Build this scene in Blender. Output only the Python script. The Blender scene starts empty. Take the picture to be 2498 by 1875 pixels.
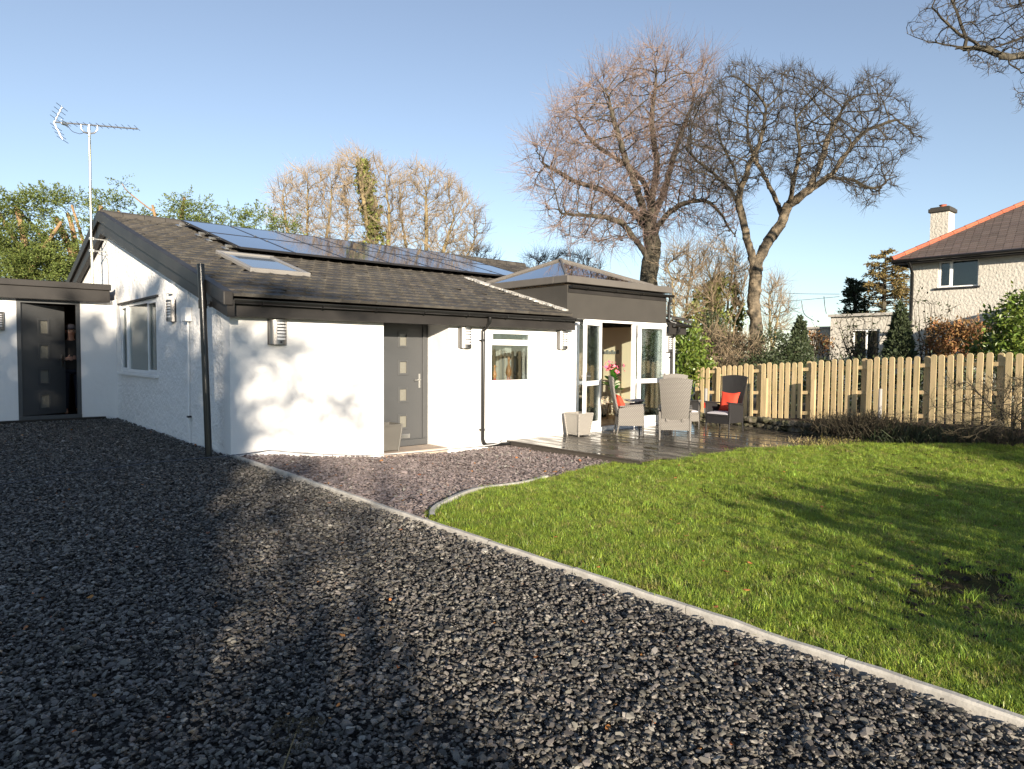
import bpy, math, random
import numpy as np
from mathutils import Vector, Matrix, Euler
R_ = math.radians
rng = np.random.default_rng(7)
random.seed(7)
S = bpy.context.scene
COL = S.collection

# ------------------------------------------------------------------ camera
M = np.array([[0.7534168956644713, -0.6575004546159978, 0.007492229779396977],
              [0.02387570612155017, 0.0387419169341009, 0.9989639705862612],
              [-0.6571095281492337, -0.7524574513233471, 0.04488710241777831]])
CAM = np.array([0, 0, 1.5]); FPX = 1658.0
cd = bpy.data.cameras.new('camera'); cam = bpy.data.objects.new('camera', cd); COL.objects.link(cam)
cd.sensor_width = 36; cd.lens = FPX / 2498 * 36; cd.clip_end = 2000; cd.clip_start = 0.05
mw = Matrix([list(M[:, 0]) + [0], list(M[:, 1]) + [0], list(M[:, 2]) + [1.5], [0, 0, 0, 1]])
cam.matrix_world = mw
S.camera = cam
# ------------------------------------------------------------------ sky, sun, exposure
SUN_EL, SUN_AZ = 12.6, 64.5          # light travels towards world angle 64.5 deg from +X
w = bpy.data.worlds.new('World'); S.world = w; w.use_nodes = True
nt = w.node_tree; bg = nt.nodes['Background']
sky = nt.nodes.new('ShaderNodeTexSky'); sky.sky_type = 'NISHITA'; sky.sun_disc = False
sky.sun_elevation = R_(SUN_EL); sky.sun_rotation = R_(90 - (SUN_AZ + 180))
sky.air_density = 1.0; sky.dust_density = 0.0; sky.ozone_density = 3.0; sky.altitude = 50
hs_ = nt.nodes.new('ShaderNodeHueSaturation'); hs_.inputs['Hue'].default_value = .502; hs_.inputs['Saturation'].default_value = .74; hs_.inputs['Value'].default_value = 1.0
nt.links.new(sky.outputs[0], hs_.inputs['Color']); nt.links.new(hs_.outputs[0], bg.inputs[0]); bg.inputs[1].default_value = 0.082
L = Vector((math.cos(R_(SUN_AZ)) * math.cos(R_(SUN_EL)), math.sin(R_(SUN_AZ)) * math.cos(R_(SUN_EL)), -math.sin(R_(SUN_EL))))
sd = bpy.data.lights.new('sun', 'SUN'); sd.energy = 5.0; sd.angle = R_(0.5); sd.color = (1.0, 0.87, 0.70)
so = bpy.data.objects.new('sun', sd); COL.objects.link(so); so.rotation_euler = L.to_track_quat('-Z', 'Y').to_euler(); so.location = (0, -20, 30)
S.view_settings.view_transform = 'Standard'; S.view_settings.look = 'None'
S.view_settings.exposure = 1.25; S.view_settings.gamma = 1
S.render.engine = 'CYCLES'
S.cycles.max_bounces = 8; S.cycles.transparent_max_bounces = 12

# ------------------------------------------------------------------ pixel/world helpers
def ray(x, y):
    return M.T @ np.array([x - 1249., 937.5 - y, -FPX]) / FPX
def atd(x, y, D): return CAM + ray(x, y) * D
def onz(x, y, z=0): d = ray(x, y); return CAM + d * ((z - 1.5) / d[2])
def onx(x, y, X): d = ray(x, y); return CAM + d * (X / d[0])
def ony(x, y, Y): d = ray(x, y); return CAM + d * (Y / d[1])
def ss(t): t = np.clip(t, 0, 1); return t * t * (3 - 2 * t)
def gz(x, y, lumps=True):
    s = ss((x - 3.4) / 3.0); t = ss((y - 5.0) / 1.9)
    g = s * (-.27 * t - .07 * (1 - t)) + (1 - t) * .14 * ss((x - 9) / 5)
    g = g + .06 * np.exp(-((x - 9.6) ** 2 / 6 + (y - 6.0) ** 2 / .7)) 
    lump = .014 * np.sin(x * 3.1 + 1.3 * np.sin(y * 2.1)) * np.cos(y * 3.7 + x) + .009 * np.sin(x * 8.3 + y * 3) * np.cos(y * 9.1 - x * 2.2)
    if not lumps: lump = 0
    return g + (.012 * np.sin(x * 1.7 + y) * np.cos(y * 1.3) + lump) * ss((x - 3.6) / 1)
def ong(x, y):
    z = 0
    for _ in range(25): p = onz(x, y, z); z = .5 * z + .5 * float(gz(p[0], p[1]))
    return p

# ------------------------------------------------------------------ materials
def lin(c): return tuple((v / 12.92 if v <= .04045 else ((v + .055) / 1.055) ** 2.4) for v in c)
class NT:
    def __init__(s, m): s.t = m.node_tree; s.n = s.t.nodes; s.l = s.t.links
    def add(s, typ, **k):
        o = s.n.new(typ)
        for a, b in k.items(): setattr(o, a, b)
        return o
    def link(s, a, b): s.l.new(a, b)
def mat(name, col, rough=.6, metal=0, var=.0, vscale=3, bump=0, bscale=40, bdist=.02, col2=None, stretch=None,
        island=0, spec=.5, rvar=0, objrand=0, translucent=0, sheen=0, detail=6, bump2=0, bscale2=4):
    m = bpy.data.materials.new(name); m.use_nodes = True; N = NT(m)
    b = N.n['Principled BSDF']
    b.inputs['Roughness'].default_value = rough; b.inputs['Metallic'].default_value = metal
    b.inputs['Specular IOR Level'].default_value = spec
    tc = N.add('ShaderNodeTexCoord'); vec = tc.outputs['Object']
    if stretch:
        mp = N.add('ShaderNodeMapping'); mp.inputs['Scale'].default_value = stretch; N.link(vec, mp.inputs[0]); vec = mp.outputs[0]
    col4 = (*col, 1); c2 = (*(col2 or tuple(v * .6 for v in col)), 1)
    out = None
    if var > 0 or col2:
        no = N.add('ShaderNodeTexNoise'); no.inputs['Scale'].default_value = vscale; no.inputs['Detail'].default_value = detail
        N.link(vec, no.inputs['Vector'])
        ra = N.add('ShaderNodeValToRGB'); ra.color_ramp.elements[0].position = .38; ra.color_ramp.elements[1].position = .64
        N.link(no.outputs['Fac'], ra.inputs[0])
        mx = N.add('ShaderNodeMix', data_type='RGBA'); mx.inputs['A'].default_value = col4; mx.inputs['B'].default_value = c2
        mu = N.add('ShaderNodeMath', operation='MULTIPLY'); mu.inputs[1].default_value = var if var > 0 else 1
        N.link(ra.outputs[0], mu.inputs[0]); N.link(mu.outputs[0], mx.inputs['Factor']); out = mx.outputs['Result']
    for amt, kind in ((island, 'i'), (objrand, 'o')):
        if amt:
            if kind == 'i': g = N.add('ShaderNodeNewGeometry').outputs['Random Per Island']
            else: g = N.add('ShaderNodeObjectInfo').outputs['Random']
            mr = N.add('ShaderNodeMapRange'); mr.inputs['To Min'].default_value = 1 - amt; mr.inputs['To Max'].default_value = 1 + amt
            N.link(g, mr.inputs[0])
            hs = N.add('ShaderNodeHueSaturation'); N.link(mr.outputs[0], hs.inputs['Value'])
            mr2 = N.add('ShaderNodeMapRange'); mr2.inputs['To Min'].default_value = .5 - amt * .04; mr2.inputs['To Max'].default_value = .5 + amt * .04
            wn = N.add('ShaderNodeTexWhiteNoise', noise_dimensions='1D'); N.link(g, wn.inputs['W']); N.link(wn.outputs['Value'], mr2.inputs[0]); N.link(mr2.outputs[0], hs.inputs['Hue'])
            if out is None: hs.inputs['Color'].default_value = col4
            else: N.link(out, hs.inputs['Color'])
            out = hs.outputs[0]
    if out is None: b.inputs['Base Color'].default_value = col4
    else: N.link(out, b.inputs['Base Color'])
    if rvar:
        no = N.add('ShaderNodeTexNoise'); no.inputs['Scale'].default_value = 2.2; N.link(vec, no.inputs['Vector'])
        mr = N.add('ShaderNodeMapRange'); mr.inputs['From Min'].default_value = .4; mr.inputs['From Max'].default_value = .6
        mr.inputs['To Min'].default_value = max(.02, rough - rvar); mr.inputs['To Max'].default_value = rough + rvar
        N.link(no.outputs['Fac'], mr.inputs[0]); N.link(mr.outputs[0], b.inputs['Roughness'])
    prev = None
    for bb, sc in ((bump2, bscale2), (bump, bscale)):
        if bb:
            no = N.add('ShaderNodeTexNoise'); no.inputs['Scale'].default_value = sc; no.inputs['Detail'].default_value = 5
            N.link(vec, no.inputs['Vector'])
            bu = N.add('ShaderNodeBump'); bu.inputs['Strength'].default_value = bb; bu.inputs['Distance'].default_value = bdist if bb is bump else bdist * 2.5
            N.link(no.outputs['Fac'], bu.inputs['Height'])
            if prev: N.link(prev, bu.inputs['Normal'])
            prev = bu.outputs[0]
    if prev: N.link(prev, b.inputs['Normal'])
    if translucent:
        tr = N.add('ShaderNodeBsdfTranslucent'); ms = N.add('ShaderNodeMixShader'); ms.inputs[0].default_value = translucent
        if out is not None: N.link(out, tr.inputs[0])
        else: tr.inputs[0].default_value = col4
        N.link(b.outputs[0], ms.inputs[1]); N.link(tr.outputs[0], ms.inputs[2]); N.link(ms.outputs[0], N.n['Material Output'].inputs[0])
    return m
def glassmat(name, tint=(.9, .95, .95), refl=1.0, base=.03):
    m = bpy.data.materials.new(name); m.use_nodes = True; N = NT(m)
    N.n.remove(N.n['Principled BSDF'])
    tr = N.add('ShaderNodeBsdfTransparent'); tr.inputs[0].default_value = (*tint, 1)
    gl = N.add('ShaderNodeBsdfGlossy'); gl.inputs['Roughness'].default_value = .01
    fr = N.add('ShaderNodeFresnel'); fr.inputs[0].default_value = 1.55
    mu = N.add('ShaderNodeMath', operation='MULTIPLY_ADD'); mu.inputs[1].default_value = .75 * refl; mu.inputs[2].default_value = base; mu.use_clamp = True
    N.link(fr.outputs[0], mu.inputs[0])
    ms = N.add('ShaderNodeMixShader'); N.link(mu.outputs[0], ms.inputs[0]); N.link(tr.outputs[0], ms.inputs[1]); N.link(gl.outputs[0], ms.inputs[2])
    N.link(ms.outputs[0], N.n['Material Output'].inputs[0]); return m

m_wall = mat('white_render', (.80, .79, .77), .85, var=.12, vscale=1.3, col2=(.70, .69, .66), bump=.45, bscale=60, bdist=.008, bump2=.55, bscale2=5)
m_rough = mat('white_roughcast', (.84, .83, .81), .9, var=.2, vscale=2, col2=(.74, .73, .71), bump=1.0, bscale=18, bdist=.028, bump2=.8, bscale2=4)
m_inner = mat('cream_plaster', (.93, .74, .52), .9)
m_innerw = mat('pale_plaster', (.62, .60, .55), .9)
m_fascia = mat('black_fascia_plastic', (.022, .020, .019), .5, spec=.25, bump=.1, bscale=3, var=.5, vscale=2, col2=(.04, .037, .034))
m_blackr = mat('dark_painted_render', (.046, .042, .036), .75, var=.5, vscale=2.5, col2=(.034, .031, .027), bump=.7, bscale=70, bdist=.01)
m_pipe = mat('black_plastic_pipe', (.012, .012, .012), .28)
m_coping = mat('grey_roof_trim', (.105, .095, .085), .5, var=.4, vscale=4, col2=(.13, .12, .105))
m_tile = mat('dark_concrete_tile', (.050, .046, .041), .7, var=.8, vscale=5, col2=(.078, .070, .058), island=.22, spec=.3, bump=.6, bscale=50, bdist=.006)
m_upvc = mat('white_plastic_frame', (.85, .85, .84), .35)
m_door = mat('anthracite_door_skin', (.060, .062, .064), .42, bump=.25, bscale=14, bdist=.004, stretch=(14, 14, 1))
m_chrome = mat('brushed_steel', (.6, .6, .58), .3, metal=1)
m_steel = mat('lamp_steel', (.27, .26, .25), .42, metal=1)
m_diff = mat('frosted_diffuser', (.85, .85, .86), .4)
m_glass = glassmat('clear_glass')
m_glass_l = glassmat('lantern_glass', (.75, .88, .92), 2.0, .30)
m_frost = mat('obscure_glass', (.17, .165, .14), .12, bump=.6, bscale=25, bdist=.01, spec=.8)
m_alu = mat('bare_aluminium', (.70, .70, .68), .35, metal=1)
m_galv = mat('galvanised_pole', (.62, .60, .50), .35, metal=.7, var=1, vscale=1.2, col2=(.45, .47, .33))
m_panel = mat('solar_cell_glass', (.02, .034, .08), .05, spec=1.0)
m_concrete = mat('pale_concrete', (.46, .44, .40), .85, var=.7, vscale=9, col2=(.30, .285, .26), bump=.5, bscale=60, bdist=.004)
m_step = mat('worn_stone_step', (.42, .34, .27), .8, var=.8, vscale=6, col2=(.32, .27, .23), bump=.4, bscale=40, bdist=.005)
m_deck = mat('wet_composite_decking', (.070, .062, .052), .24, var=.7, vscale=1.4, col2=(.040, .036, .032), stretch=(2.2, .5, 1), rvar=.17, island=.3)
m_wood = mat('treated_softwood', (.52, .40, .225), .75, var=.9, vscale=3, col2=(.38, .31, .16), stretch=(6, 6, .7), island=.2, bump=.3, bscale=30, bdist=.003)
def wicker(name, c, c2):
    m = mat(name, c, .55); N = NT(m); b = N.n['Principled BSDF']
    tc = N.add('ShaderNodeTexCoord'); mp = N.add('ShaderNodeMapping'); mp.inputs['Scale'].default_value = (25, 25, 40); N.link(tc.outputs['Object'], mp.inputs[0])
    sx = N.add('ShaderNodeSeparateXYZ'); N.link(mp.outputs[0], sx.inputs[0])
    ad = N.add('ShaderNodeMath', operation='ADD'); N.link(sx.outputs[0], ad.inputs[0]); N.link(sx.outputs[1], ad.inputs[1])
    fl = N.add('ShaderNodeMath', operation='FLOOR'); N.link(sx.outputs[2], fl.inputs[0])
    m3 = N.add('ShaderNodeMath', operation='MULTIPLY_ADD'); m3.inputs[1].default_value = .5; N.link(fl.outputs[0], m3.inputs[0]); N.link(ad.outputs[0], m3.inputs[2])
    def tri(src):
        f = N.add('ShaderNodeMath', operation='PINGPONG'); f.inputs[1].default_value = .5; N.link(src, f.inputs[0]); return f.outputs[0]
    mu = N.add('ShaderNodeMath', operation='MINIMUM'); N.link(tri(m3.outputs[0]), mu.inputs[0]); N.link(tri(sx.outputs[2]), mu.inputs[1])
    mr = N.add('ShaderNodeMapRange'); mr.inputs['From Max'].default_value = .22; N.link(mu.outputs[0], mr.inputs[0])
    mx = N.add('ShaderNodeMix', data_type='RGBA'); mx.inputs['A'].default_value = (*c2, 1); mx.inputs['B'].default_value = (*c, 1)
    N.link(mr.outputs[0], mx.inputs['Factor']); N.link(mx.outputs['Result'], b.inputs['Base Color'])
    bu = N.add('ShaderNodeBump'); bu.inputs['Strength'].default_value = .6; bu.inputs['Distance'].default_value = .006; N.link(mr.outputs[0], bu.inputs['Height']); N.link(bu.outputs[0], b.inputs['Normal'])
    return m
m_wick = wicker('grey_wicker', (.20, .185, .165), (.05, .046, .042))
m_wickd = wicker('black_shaded_wicker', (.022, .021, .022), (.008, .008, .009))  # black inner weave; shade on the outer panels is put into the colour too
m_plant = wicker('pale_wicker_planter', (.30, .28, .25), (.17, .16, .145))
m_dark = mat('dark_frame_metal', (.02, .02, .022), .4)
m_cush = mat('pale_grey_cloth', (.45, .44, .47), .9, bump=.3, bscale=60, bdist=.003)
m_red = mat('red_cloth', (.62, .055, .025), .85, bump=.3, bscale=90, bdist=.002, bump2=.4, bscale2=9)
m_bark = mat('grey_green_bark', (.10, .088, .062), .9, var=1, vscale=3.5, col2=(.030, .026, .017), bump=1, bscale=14, bdist=.05)
m_bark2 = mat('mottled_sycamore_bark', (.19, .15, .10), .9, var=1, vscale=4.0, col2=(.026, .022, .015), bump=1, bscale=12, bdist=.05)
m_limb = mat('dark_limb_bark', (.034, .028, .019), .9, var=.8, vscale=1.5, col2=(.07, .058, .034))
m_beecht = mat('reddish_twigs', (.19, .135, .110), .8, island=.3)
m_syct = mat('olive_twigs', (.040, .033, .024), .8, island=.3)
m_tant = mat('tan_twigs', (.25, .19, .12), .8, island=.3)
m_tanb = mat('tan_limbs', (.26, .20, .10), .85, var=.8, vscale=2, col2=(.13, .11, .05))
m_orangeb = mat('orange_cut_bark', (.30, .19, .095), .85, var=.9, vscale=1.5, col2=(.20, .13, .07), bump=.8, bscale=10, bdist=.04)
m_con = mat('cypress_green', (.12, .155, .034), .7, island=.5, translucent=.25)
m_con2 = mat('olive_conifer_needles', (.17, .125, .040), .75, island=.5, translucent=.2)
m_dcon = mat('dark_conifer_needles', (.035, .050, .018), .75, island=.4, translucent=.15)
m_ivy = mat('ivy_green', (.17, .195, .045), .55, island=.5, translucent=.2)
m_laurel = mat('laurel_leaf_green', (.12, .17, .03), .35, island=.5, translucent=.25)
m_hedge = mat('dark_hedge_green', (.035, .05, .018), .6, island=.5, translucent=.1)
m_brown = mat('brown_dead_leaf', (.05, .040, .022), .85, island=.5)
m_orangeh = mat('copper_hedge_leaf', (.24, .125, .045), .75, island=.5, translucent=.2)
m_dry = mat('dry_straw', (.42, .33, .16), .85, island=.4)
m_pebble = mat('pebbledash', (.54, .51, .45), .95, var=.35, vscale=1, col2=(.44, .42, .37), bump=1.0, bscale=12, bdist=.032)
m_slate = mat('brown_slate_roof', (.115, .09, .08), .7, island=.17, bump=.3)
m_terra = mat('terracotta_ridge', (.36, .10, .05), .7, island=.15)
m_stone = mat('mossy_fieldstone', (.13, .115, .085), .9, island=.35, var=.9, vscale=5, col2=(.045, .050, .015), bump=.8, bscale=20, bdist=.02)
m_soil = mat('bare_soil', (.045, .032, .022), .95, var=.8, vscale=9, col2=(.075, .052, .035), bump=1, bscale=30, bdist=.03)

# ------------------------------------------------------------------ mesh helpers
class MB:
    def __init__(s): s.V = []; s.F = []; s.n = 0; s.I = []
    def raw(s, V, F, mi=0):
        V = np.asarray(V, float).reshape(-1, 3); s.V.append(V)
        for f in F: s.F.append([i + s.n for i in f]); s.I.append(mi)
        s.n += len(V); return s
    def box(s, x0, x1, y0, y1, z0, z1, mi=0):
        x0, x1 = sorted((x0, x1)); y0, y1 = sorted((y0, y1)); z0, z1 = sorted((z0, z1))
        V = [(x0, y0, z0), (x1, y0, z0), (x1, y1, z0), (x0, y1, z0), (x0, y0, z1), (x1, y0, z1), (x1, y1, z1), (x0, y1, z1)]
        return s.raw(V, [(0, 3, 2, 1), (4, 5, 6, 7), (0, 1, 5, 4), (1, 2, 6, 5), (2, 3, 7, 6), (3, 0, 4, 7)], mi)
    def obox(s, c, size, rot=None, mi=0):
        h = np.array(size) / 2
        V = np.array([(-1, -1, -1), (1, -1, -1), (1, 1, -1), (-1, 1, -1), (-1, -1, 1), (1, -1, 1), (1, 1, 1), (-1, 1, 1)]) * h
        if rot is not None: V = V @ np.array(rot).T
        return s.raw(V + np.array(c), [(0, 3, 2, 1), (4, 5, 6, 7), (0, 1, 5, 4), (1, 2, 6, 5), (2, 3, 7, 6), (3, 0, 4, 7)], mi)
    def prism(s, poly, d, mi=0):
        """poly: list of 3-D points (planar); extruded by vector d"""
        P = np.array(poly, float); n = len(P); Q = P + np.array(d)
        nrm = np.cross(P[1] - P[0], P[2] - P[1])
        F = [tuple(range(n)), tuple(range(2 * n - 1, n - 1, -1))] + [((i + 1) % n, i, i + n, (i + 1) % n + n) for i in range(n)]
        if np.dot(nrm, d) > 0: F = [tuple(reversed(f)) for f in F]
        return s.raw(np.vstack([P, Q]), F, mi)
    def tube(s, P, r, n=8, cap=True, mi=0):
        P = np.array(P, float); k = len(P); r = np.ones(k) * np.array(r)
        T = np.gradient(P, axis=0); T /= np.linalg.norm(T, axis=1)[:, None] + 1e-9
        up = np.array([0, 0, 1.]) if abs(T[0][2]) < .9 else np.array([1., 0, 0])
        V = []
        for i in range(k):
            a = np.cross(T[i], up); a /= np.linalg.norm(a) + 1e-9; b = np.cross(a, T[i]); up = b
            t = np.arange(n) / n * 2 * np.pi
            V.append(P[i] + r[i] * (np.cos(t)[:, None] * a + np.sin(t)[:, None] * b))
        F = [(i * n + j, (i + 1) * n + j, (i + 1) * n + (j + 1) % n, i * n + (j + 1) % n) for i in range(k - 1) for j in range(n)]
        F = [tuple(reversed(f)) for f in F]
        if cap: F += [tuple(range(n)), tuple(range(k * n - 1, (k - 1) * n - 1, -1))]
        return s.raw(np.vstack(V), F, mi)
    def lathe(s, prof, c=(0, 0, 0), n=16, sx=1, sy=1, mi=0):
        V = []; 
        for r, z in prof:
            t = np.arange(n) / n * 2 * np.pi
            V.append(np.stack([r * np.cos(t) * sx + c[0], r * np.sin(t) * sy + c[1], np.full(n, z + c[2])], 1))
        k = len(prof)
        F = [(i * n + j, i * n + (j + 1) % n, (i + 1) * n + (j + 1) % n, (i + 1) * n + j) for i in range(k - 1) for j in range(n)]
        F += [tuple(reversed(range(n))), tuple(range((k - 1) * n, k * n))]
        return s.raw(np.vstack(V), F, mi)
    def grid(s, P, mi=0):
        P = np.array(P, float); a, b = P.shape[:2]
        F = [(i * b + j, (i + 1) * b + j, (i + 1) * b + j + 1, i * b + j + 1) for i in range(a - 1) for j in range(b - 1)]
        return s.raw(P.reshape(-1, 3), F, mi)
    def blob(s, c, r, n=10, jit=.0, mi=0):
        prof = [(math.sin(math.pi * i / n) * r[0] + 1e-4, -math.cos(math.pi * i / n) * r[2]) for i in range(n + 1)]
        k0 = s.n; s.lathe(prof, c, n=max(8, n), sx=1, sy=r[1] / r[0], mi=mi)
        if jit: s.V[-1] += rng.normal(0, jit, s.V[-1].shape)
        return s
    def data(s): return np.vstack(s.V), s.F, s.I
def off(parent):
    o = np.zeros(3); p = parent
    while p is not None: o += np.array(p.location); p = p.parent
    return o
def link(name, me, parent=None):
    o = bpy.data.objects.new(name, me); COL.objects.link(o)
    if parent is not None: o.parent = parent
    return o
def build(name, mb, m, parent=None, smooth=False, bevel=0, ang=35):
    V, F, I = mb.data(); V = V - off(parent)
    me = bpy.data.meshes.new(name); me.from_pydata(V.tolist(), [], F)
    ms = m if isinstance(m, (list, tuple)) else [m]
    for x in ms: me.materials.append(x)
    if len(ms) > 1: me.polygons.foreach_set('material_index', I)
    me.update()
    o = link(name, me, parent)
    if smooth:
        me.polygons.foreach_set('use_smooth', [True] * len(F))
        try: me.set_sharp_from_angle(angle=R_(ang))
        except Exception: pass
    if bevel:
        b = o.modifiers.new('bevel', 'BEVEL'); b.width = bevel; b.segments = 2; b.limit_method = 'ANGLE'; b.angle_limit = R_(40)
    return o
def fast(name, V, F4, mats, parent=None, mi=None, smooth=False):
    """V (n,3); F4 (m,k) uniform faces"""
    V = np.asarray(V, np.float64) - off(parent); F4 = np.asarray(F4); k = F4.shape[1]
    me = bpy.data.meshes.new(name); me.vertices.add(len(V)); me.vertices.foreach_set('co', V.ravel())
    me.loops.add(F4.size); me.loops.foreach_set('vertex_index', F4.ravel())
    me.polygons.add(len(F4)); me.polygons.foreach_set('loop_start', np.arange(0, F4.size, k)); me.polygons.foreach_set('loop_total', np.full(len(F4), k))
    for x in (mats if isinstance(mats, (list, tuple)) else [mats]): me.materials.append(x)
    if mi is not None: me.polygons.foreach_set('material_index', mi)
    me.polygons.foreach_set('use_smooth', np.full(len(F4), bool(smooth)))
    me.update(calc_edges=True); me.validate()
    return link(name, me, parent)
def tag(o, label=None, cat=None, group=None, kind=None):
    if label: o['label'] = label
    if cat: o['category'] = cat
    if group: o['group'] = group
    if kind: o['kind'] = kind
    return o
def thing(name, label, cat, loc=(0, 0, 0), group=None):
    o = bpy.data.objects.new(name, None); COL.objects.link(o); o.location = loc; o.empty_display_size = .2
    return tag(o, label, cat, group)
def struct(name, mb, m, **k): o = build(name, mb, m, **k); o['kind'] = 'structure'; return o
def copy_tree(o, parent=None):
    c = o.copy(); COL.objects.link(c); c.parent = parent
    for ch in [x for x in bpy.data.objects if x.parent == o]: copy_tree(ch, c)
    return c
def rotz(a): c, s = math.cos(a), math.sin(a); return np.array([[c, -s, 0], [s, c, 0], [0, 0, 1]])

def segs(P0, P1, r0, r1, n=3):
    P0 = np.asarray(P0); P1 = np.asarray(P1); m = len(P0)
    T = P1 - P0; T = T / (np.linalg.norm(T, axis=1)[:, None] + 1e-9)
    ref = np.where(np.abs(T[:, 2:3]) < .9, np.array([[0, 0, 1.]]), np.array([[1., 0, 0]]))
    A = np.cross(T, ref); A /= np.linalg.norm(A, axis=1)[:, None] + 1e-9; B = np.cross(A, T)
    t = np.arange(n) / n * 2 * np.pi
    ring = np.cos(t)[None, :, None] * A[:, None] + np.sin(t)[None, :, None] * B[:, None]
    V0 = P0[:, None] + ring * np.asarray(r0)[:, None, None]; V1 = P1[:, None] + ring * np.asarray(r1)[:, None, None]
    V = np.concatenate([V0, V1], 1).reshape(-1, 3)
    j = np.arange(n); f = np.stack([j, (j + 1) % n, (j + 1) % n + n, j + n], 1)
    F = (f[None] + (np.arange(m) * 2 * n)[:, None, None]).reshape(-1, 4)
    return V, F
def cat(parts):
    Vs, Fs, I, n = [], [], [], 0
    for V, F, mi in parts: Vs.append(V); Fs.append(F + n); I.append(np.full(len(F), mi)); n += len(V)
    return np.vstack(Vs), np.vstack(Fs), np.concatenate(I)
def leaves(P, size, up=.0, asp=.5, droop=0, dirs=None):
    """diamond leaf quads at P"""
    m = len(P); size = np.ones(m) * size * rng.uniform(.6, 1.3, m)
    D = rng.normal(size=(m, 3)); 
    if dirs is not None: D = D * .55 + dirs
    D[:, 2] += up; D /= np.linalg.norm(D, axis=1)[:, None]
    Q = np.cross(D, rng.normal(size=(m, 3))); Q /= np.linalg.norm(Q, axis=1)[:, None] + 1e-9
    N = np.cross(D, Q)
    a = P; b = P + D * size[:, None] * .5 + Q * size[:, None] * asp * .5 + N * size[:, None] * .06; c = P + D * size[:, None]; d = P + D * size[:, None] * .5 - Q * size[:, None] * asp * .5 + N * size[:, None] * .06
    V = np.stack([a, b, c, d], 1).reshape(-1, 3); F = np.arange(m * 4).reshape(-1, 4)
    return V, F
def inpoly(x, y, poly):
    x = np.asarray(x); y = np.asarray(y); c = np.zeros(x.shape, bool); n = len(poly); j = n - 1
    for i in range(n):
        xi, yi = poly[i]; xj, yj = poly[j]
        hit = ((yi > y) != (yj > y)) & (x < (xj - xi) * (y - yi) / (yj - yi + 1e-12) + xi); c ^= hit; j = i
    return c
def scatter(name, P, rot, scl, idx, sources, kind='stuff'):
    me = bpy.data.meshes.new(name); P = np.asarray(P, float); me.vertices.add(len(P)); me.vertices.foreach_set('co', P.ravel())
    a = me.attributes.new('rot', 'FLOAT_VECTOR', 'POINT'); a.data.foreach_set('vector', np.asarray(rot, float).ravel())
    a = me.attributes.new('scl', 'FLOAT_VECTOR', 'POINT'); a.data.foreach_set('vector', np.asarray(scl, float).ravel())
    a = me.attributes.new('idx', 'INT', 'POINT'); a.data.foreach_set('value', np.asarray(idx, int).ravel())
    me.update(); o = link(name, me); o['kind'] = kind
    c = bpy.data.collections.new(name + '_pieces')
    for i_, s_ in enumerate(sources):
        s_.name = '%s_piece_%02d' % (name, i_)
        for cc in list(s_.users_collection): cc.objects.unlink(s_)
        c.objects.link(s_)
    g = bpy.data.node_groups.new(name + '_scatter', 'GeometryNodeTree')
    g.interface.new_socket('Geometry', in_out='INPUT', socket_type='NodeSocketGeometry'); g.interface.new_socket('Geometry', in_out='OUTPUT', socket_type='NodeSocketGeometry')
    gi = g.nodes.new('NodeGroupInput'); go = g.nodes.new('NodeGroupOutput')
    ip = g.nodes.new('GeometryNodeInstanceOnPoints'); ci = g.nodes.new('GeometryNodeCollectionInfo')
    ci.inputs['Collection'].default_value = c; ci.inputs['Separate Children'].default_value = True; ci.inputs['Reset Children'].default_value = True
    def na(t, nm): n = g.nodes.new('GeometryNodeInputNamedAttribute'); n.data_type = t; n.inputs['Name'].default_value = nm; return n.outputs['Attribute']
    er = g.nodes.new('FunctionNodeEulerToRotation')
    g.links.new(na('FLOAT_VECTOR', 'rot'), er.inputs[0]); g.links.new(er.outputs[0], ip.inputs['Rotation'])
    g.links.new(na('FLOAT_VECTOR', 'scl'), ip.inputs['Scale']); g.links.new(na('INT', 'idx'), ip.inputs['Instance Index'])
    ip.inputs['Pick Instance'].default_value = True
    g.links.new(gi.outputs[0], ip.inputs['Points']); g.links.new(ci.outputs[0], ip.inputs['Instance']); g.links.new(ip.outputs[0], go.inputs[0])
    md = o.modifiers.new('scatter', 'NODES'); md.node_group = g
    return o

# ================================================================== GROUND
YW, XG, YWING = 9.96, 3.35, 17.30
struct('ground', MB().grid([[(x, y, -.45 - .0 * x) for y in np.linspace(-400, 800, 13)] for x in np.linspace(-400, 800, 13)]), mat('earth_and_turf', (.06, .075, .03), .95, var=1, vscale=.6, col2=(.09, .07, .045), bump=.5, bscale=8, bdist=.05))
kerb_px = [(1030, 1275), (1060, 1247), (1120, 1214), (1200, 1190), (1310, 1171), (1400, 1150), (1480, 1130)]
kc = [ong(*p) for p in kerb_px]; kc[0] = np.array([3.40, kc[0][1] - .05, 0])
def cr(P, n=8):   # catmull-rom
    P = [np.array(p, float) for p in P]; P = [2 * P[0] - P[1]] + P + [2 * P[-1] - P[-2]]; out = []
    for i in range(1, len(P) - 2):
        for t in np.arange(n) / n:
            a, b, c, d = P[i - 1:i + 3]
            out.append(.5 * (2 * b + (c - a) * t + (2 * a - 5 * b + 4 * c - d) * t * t + (3 * b - a - 3 * c + d) * t ** 3))
    return np.array(out + [P[-2]])
kcs = cr(kc)
lawn_edge = [ong(*p)[:2] for p in ((1549, 1122), (1600, 1112), (1650, 1106), (1720, 1100), (1800, 1096), (1900, 1092), (2000, 1087), (2120, 1083), (2250, 1081), (2400, 1084), (2498, 1088))]
lawn_poly = [tuple(p[:2]) for p in kcs] + [tuple(p) for p in lawn_edge] + [(15.6, 1.5), (15.6, -6), (3.40, -6)]
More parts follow.
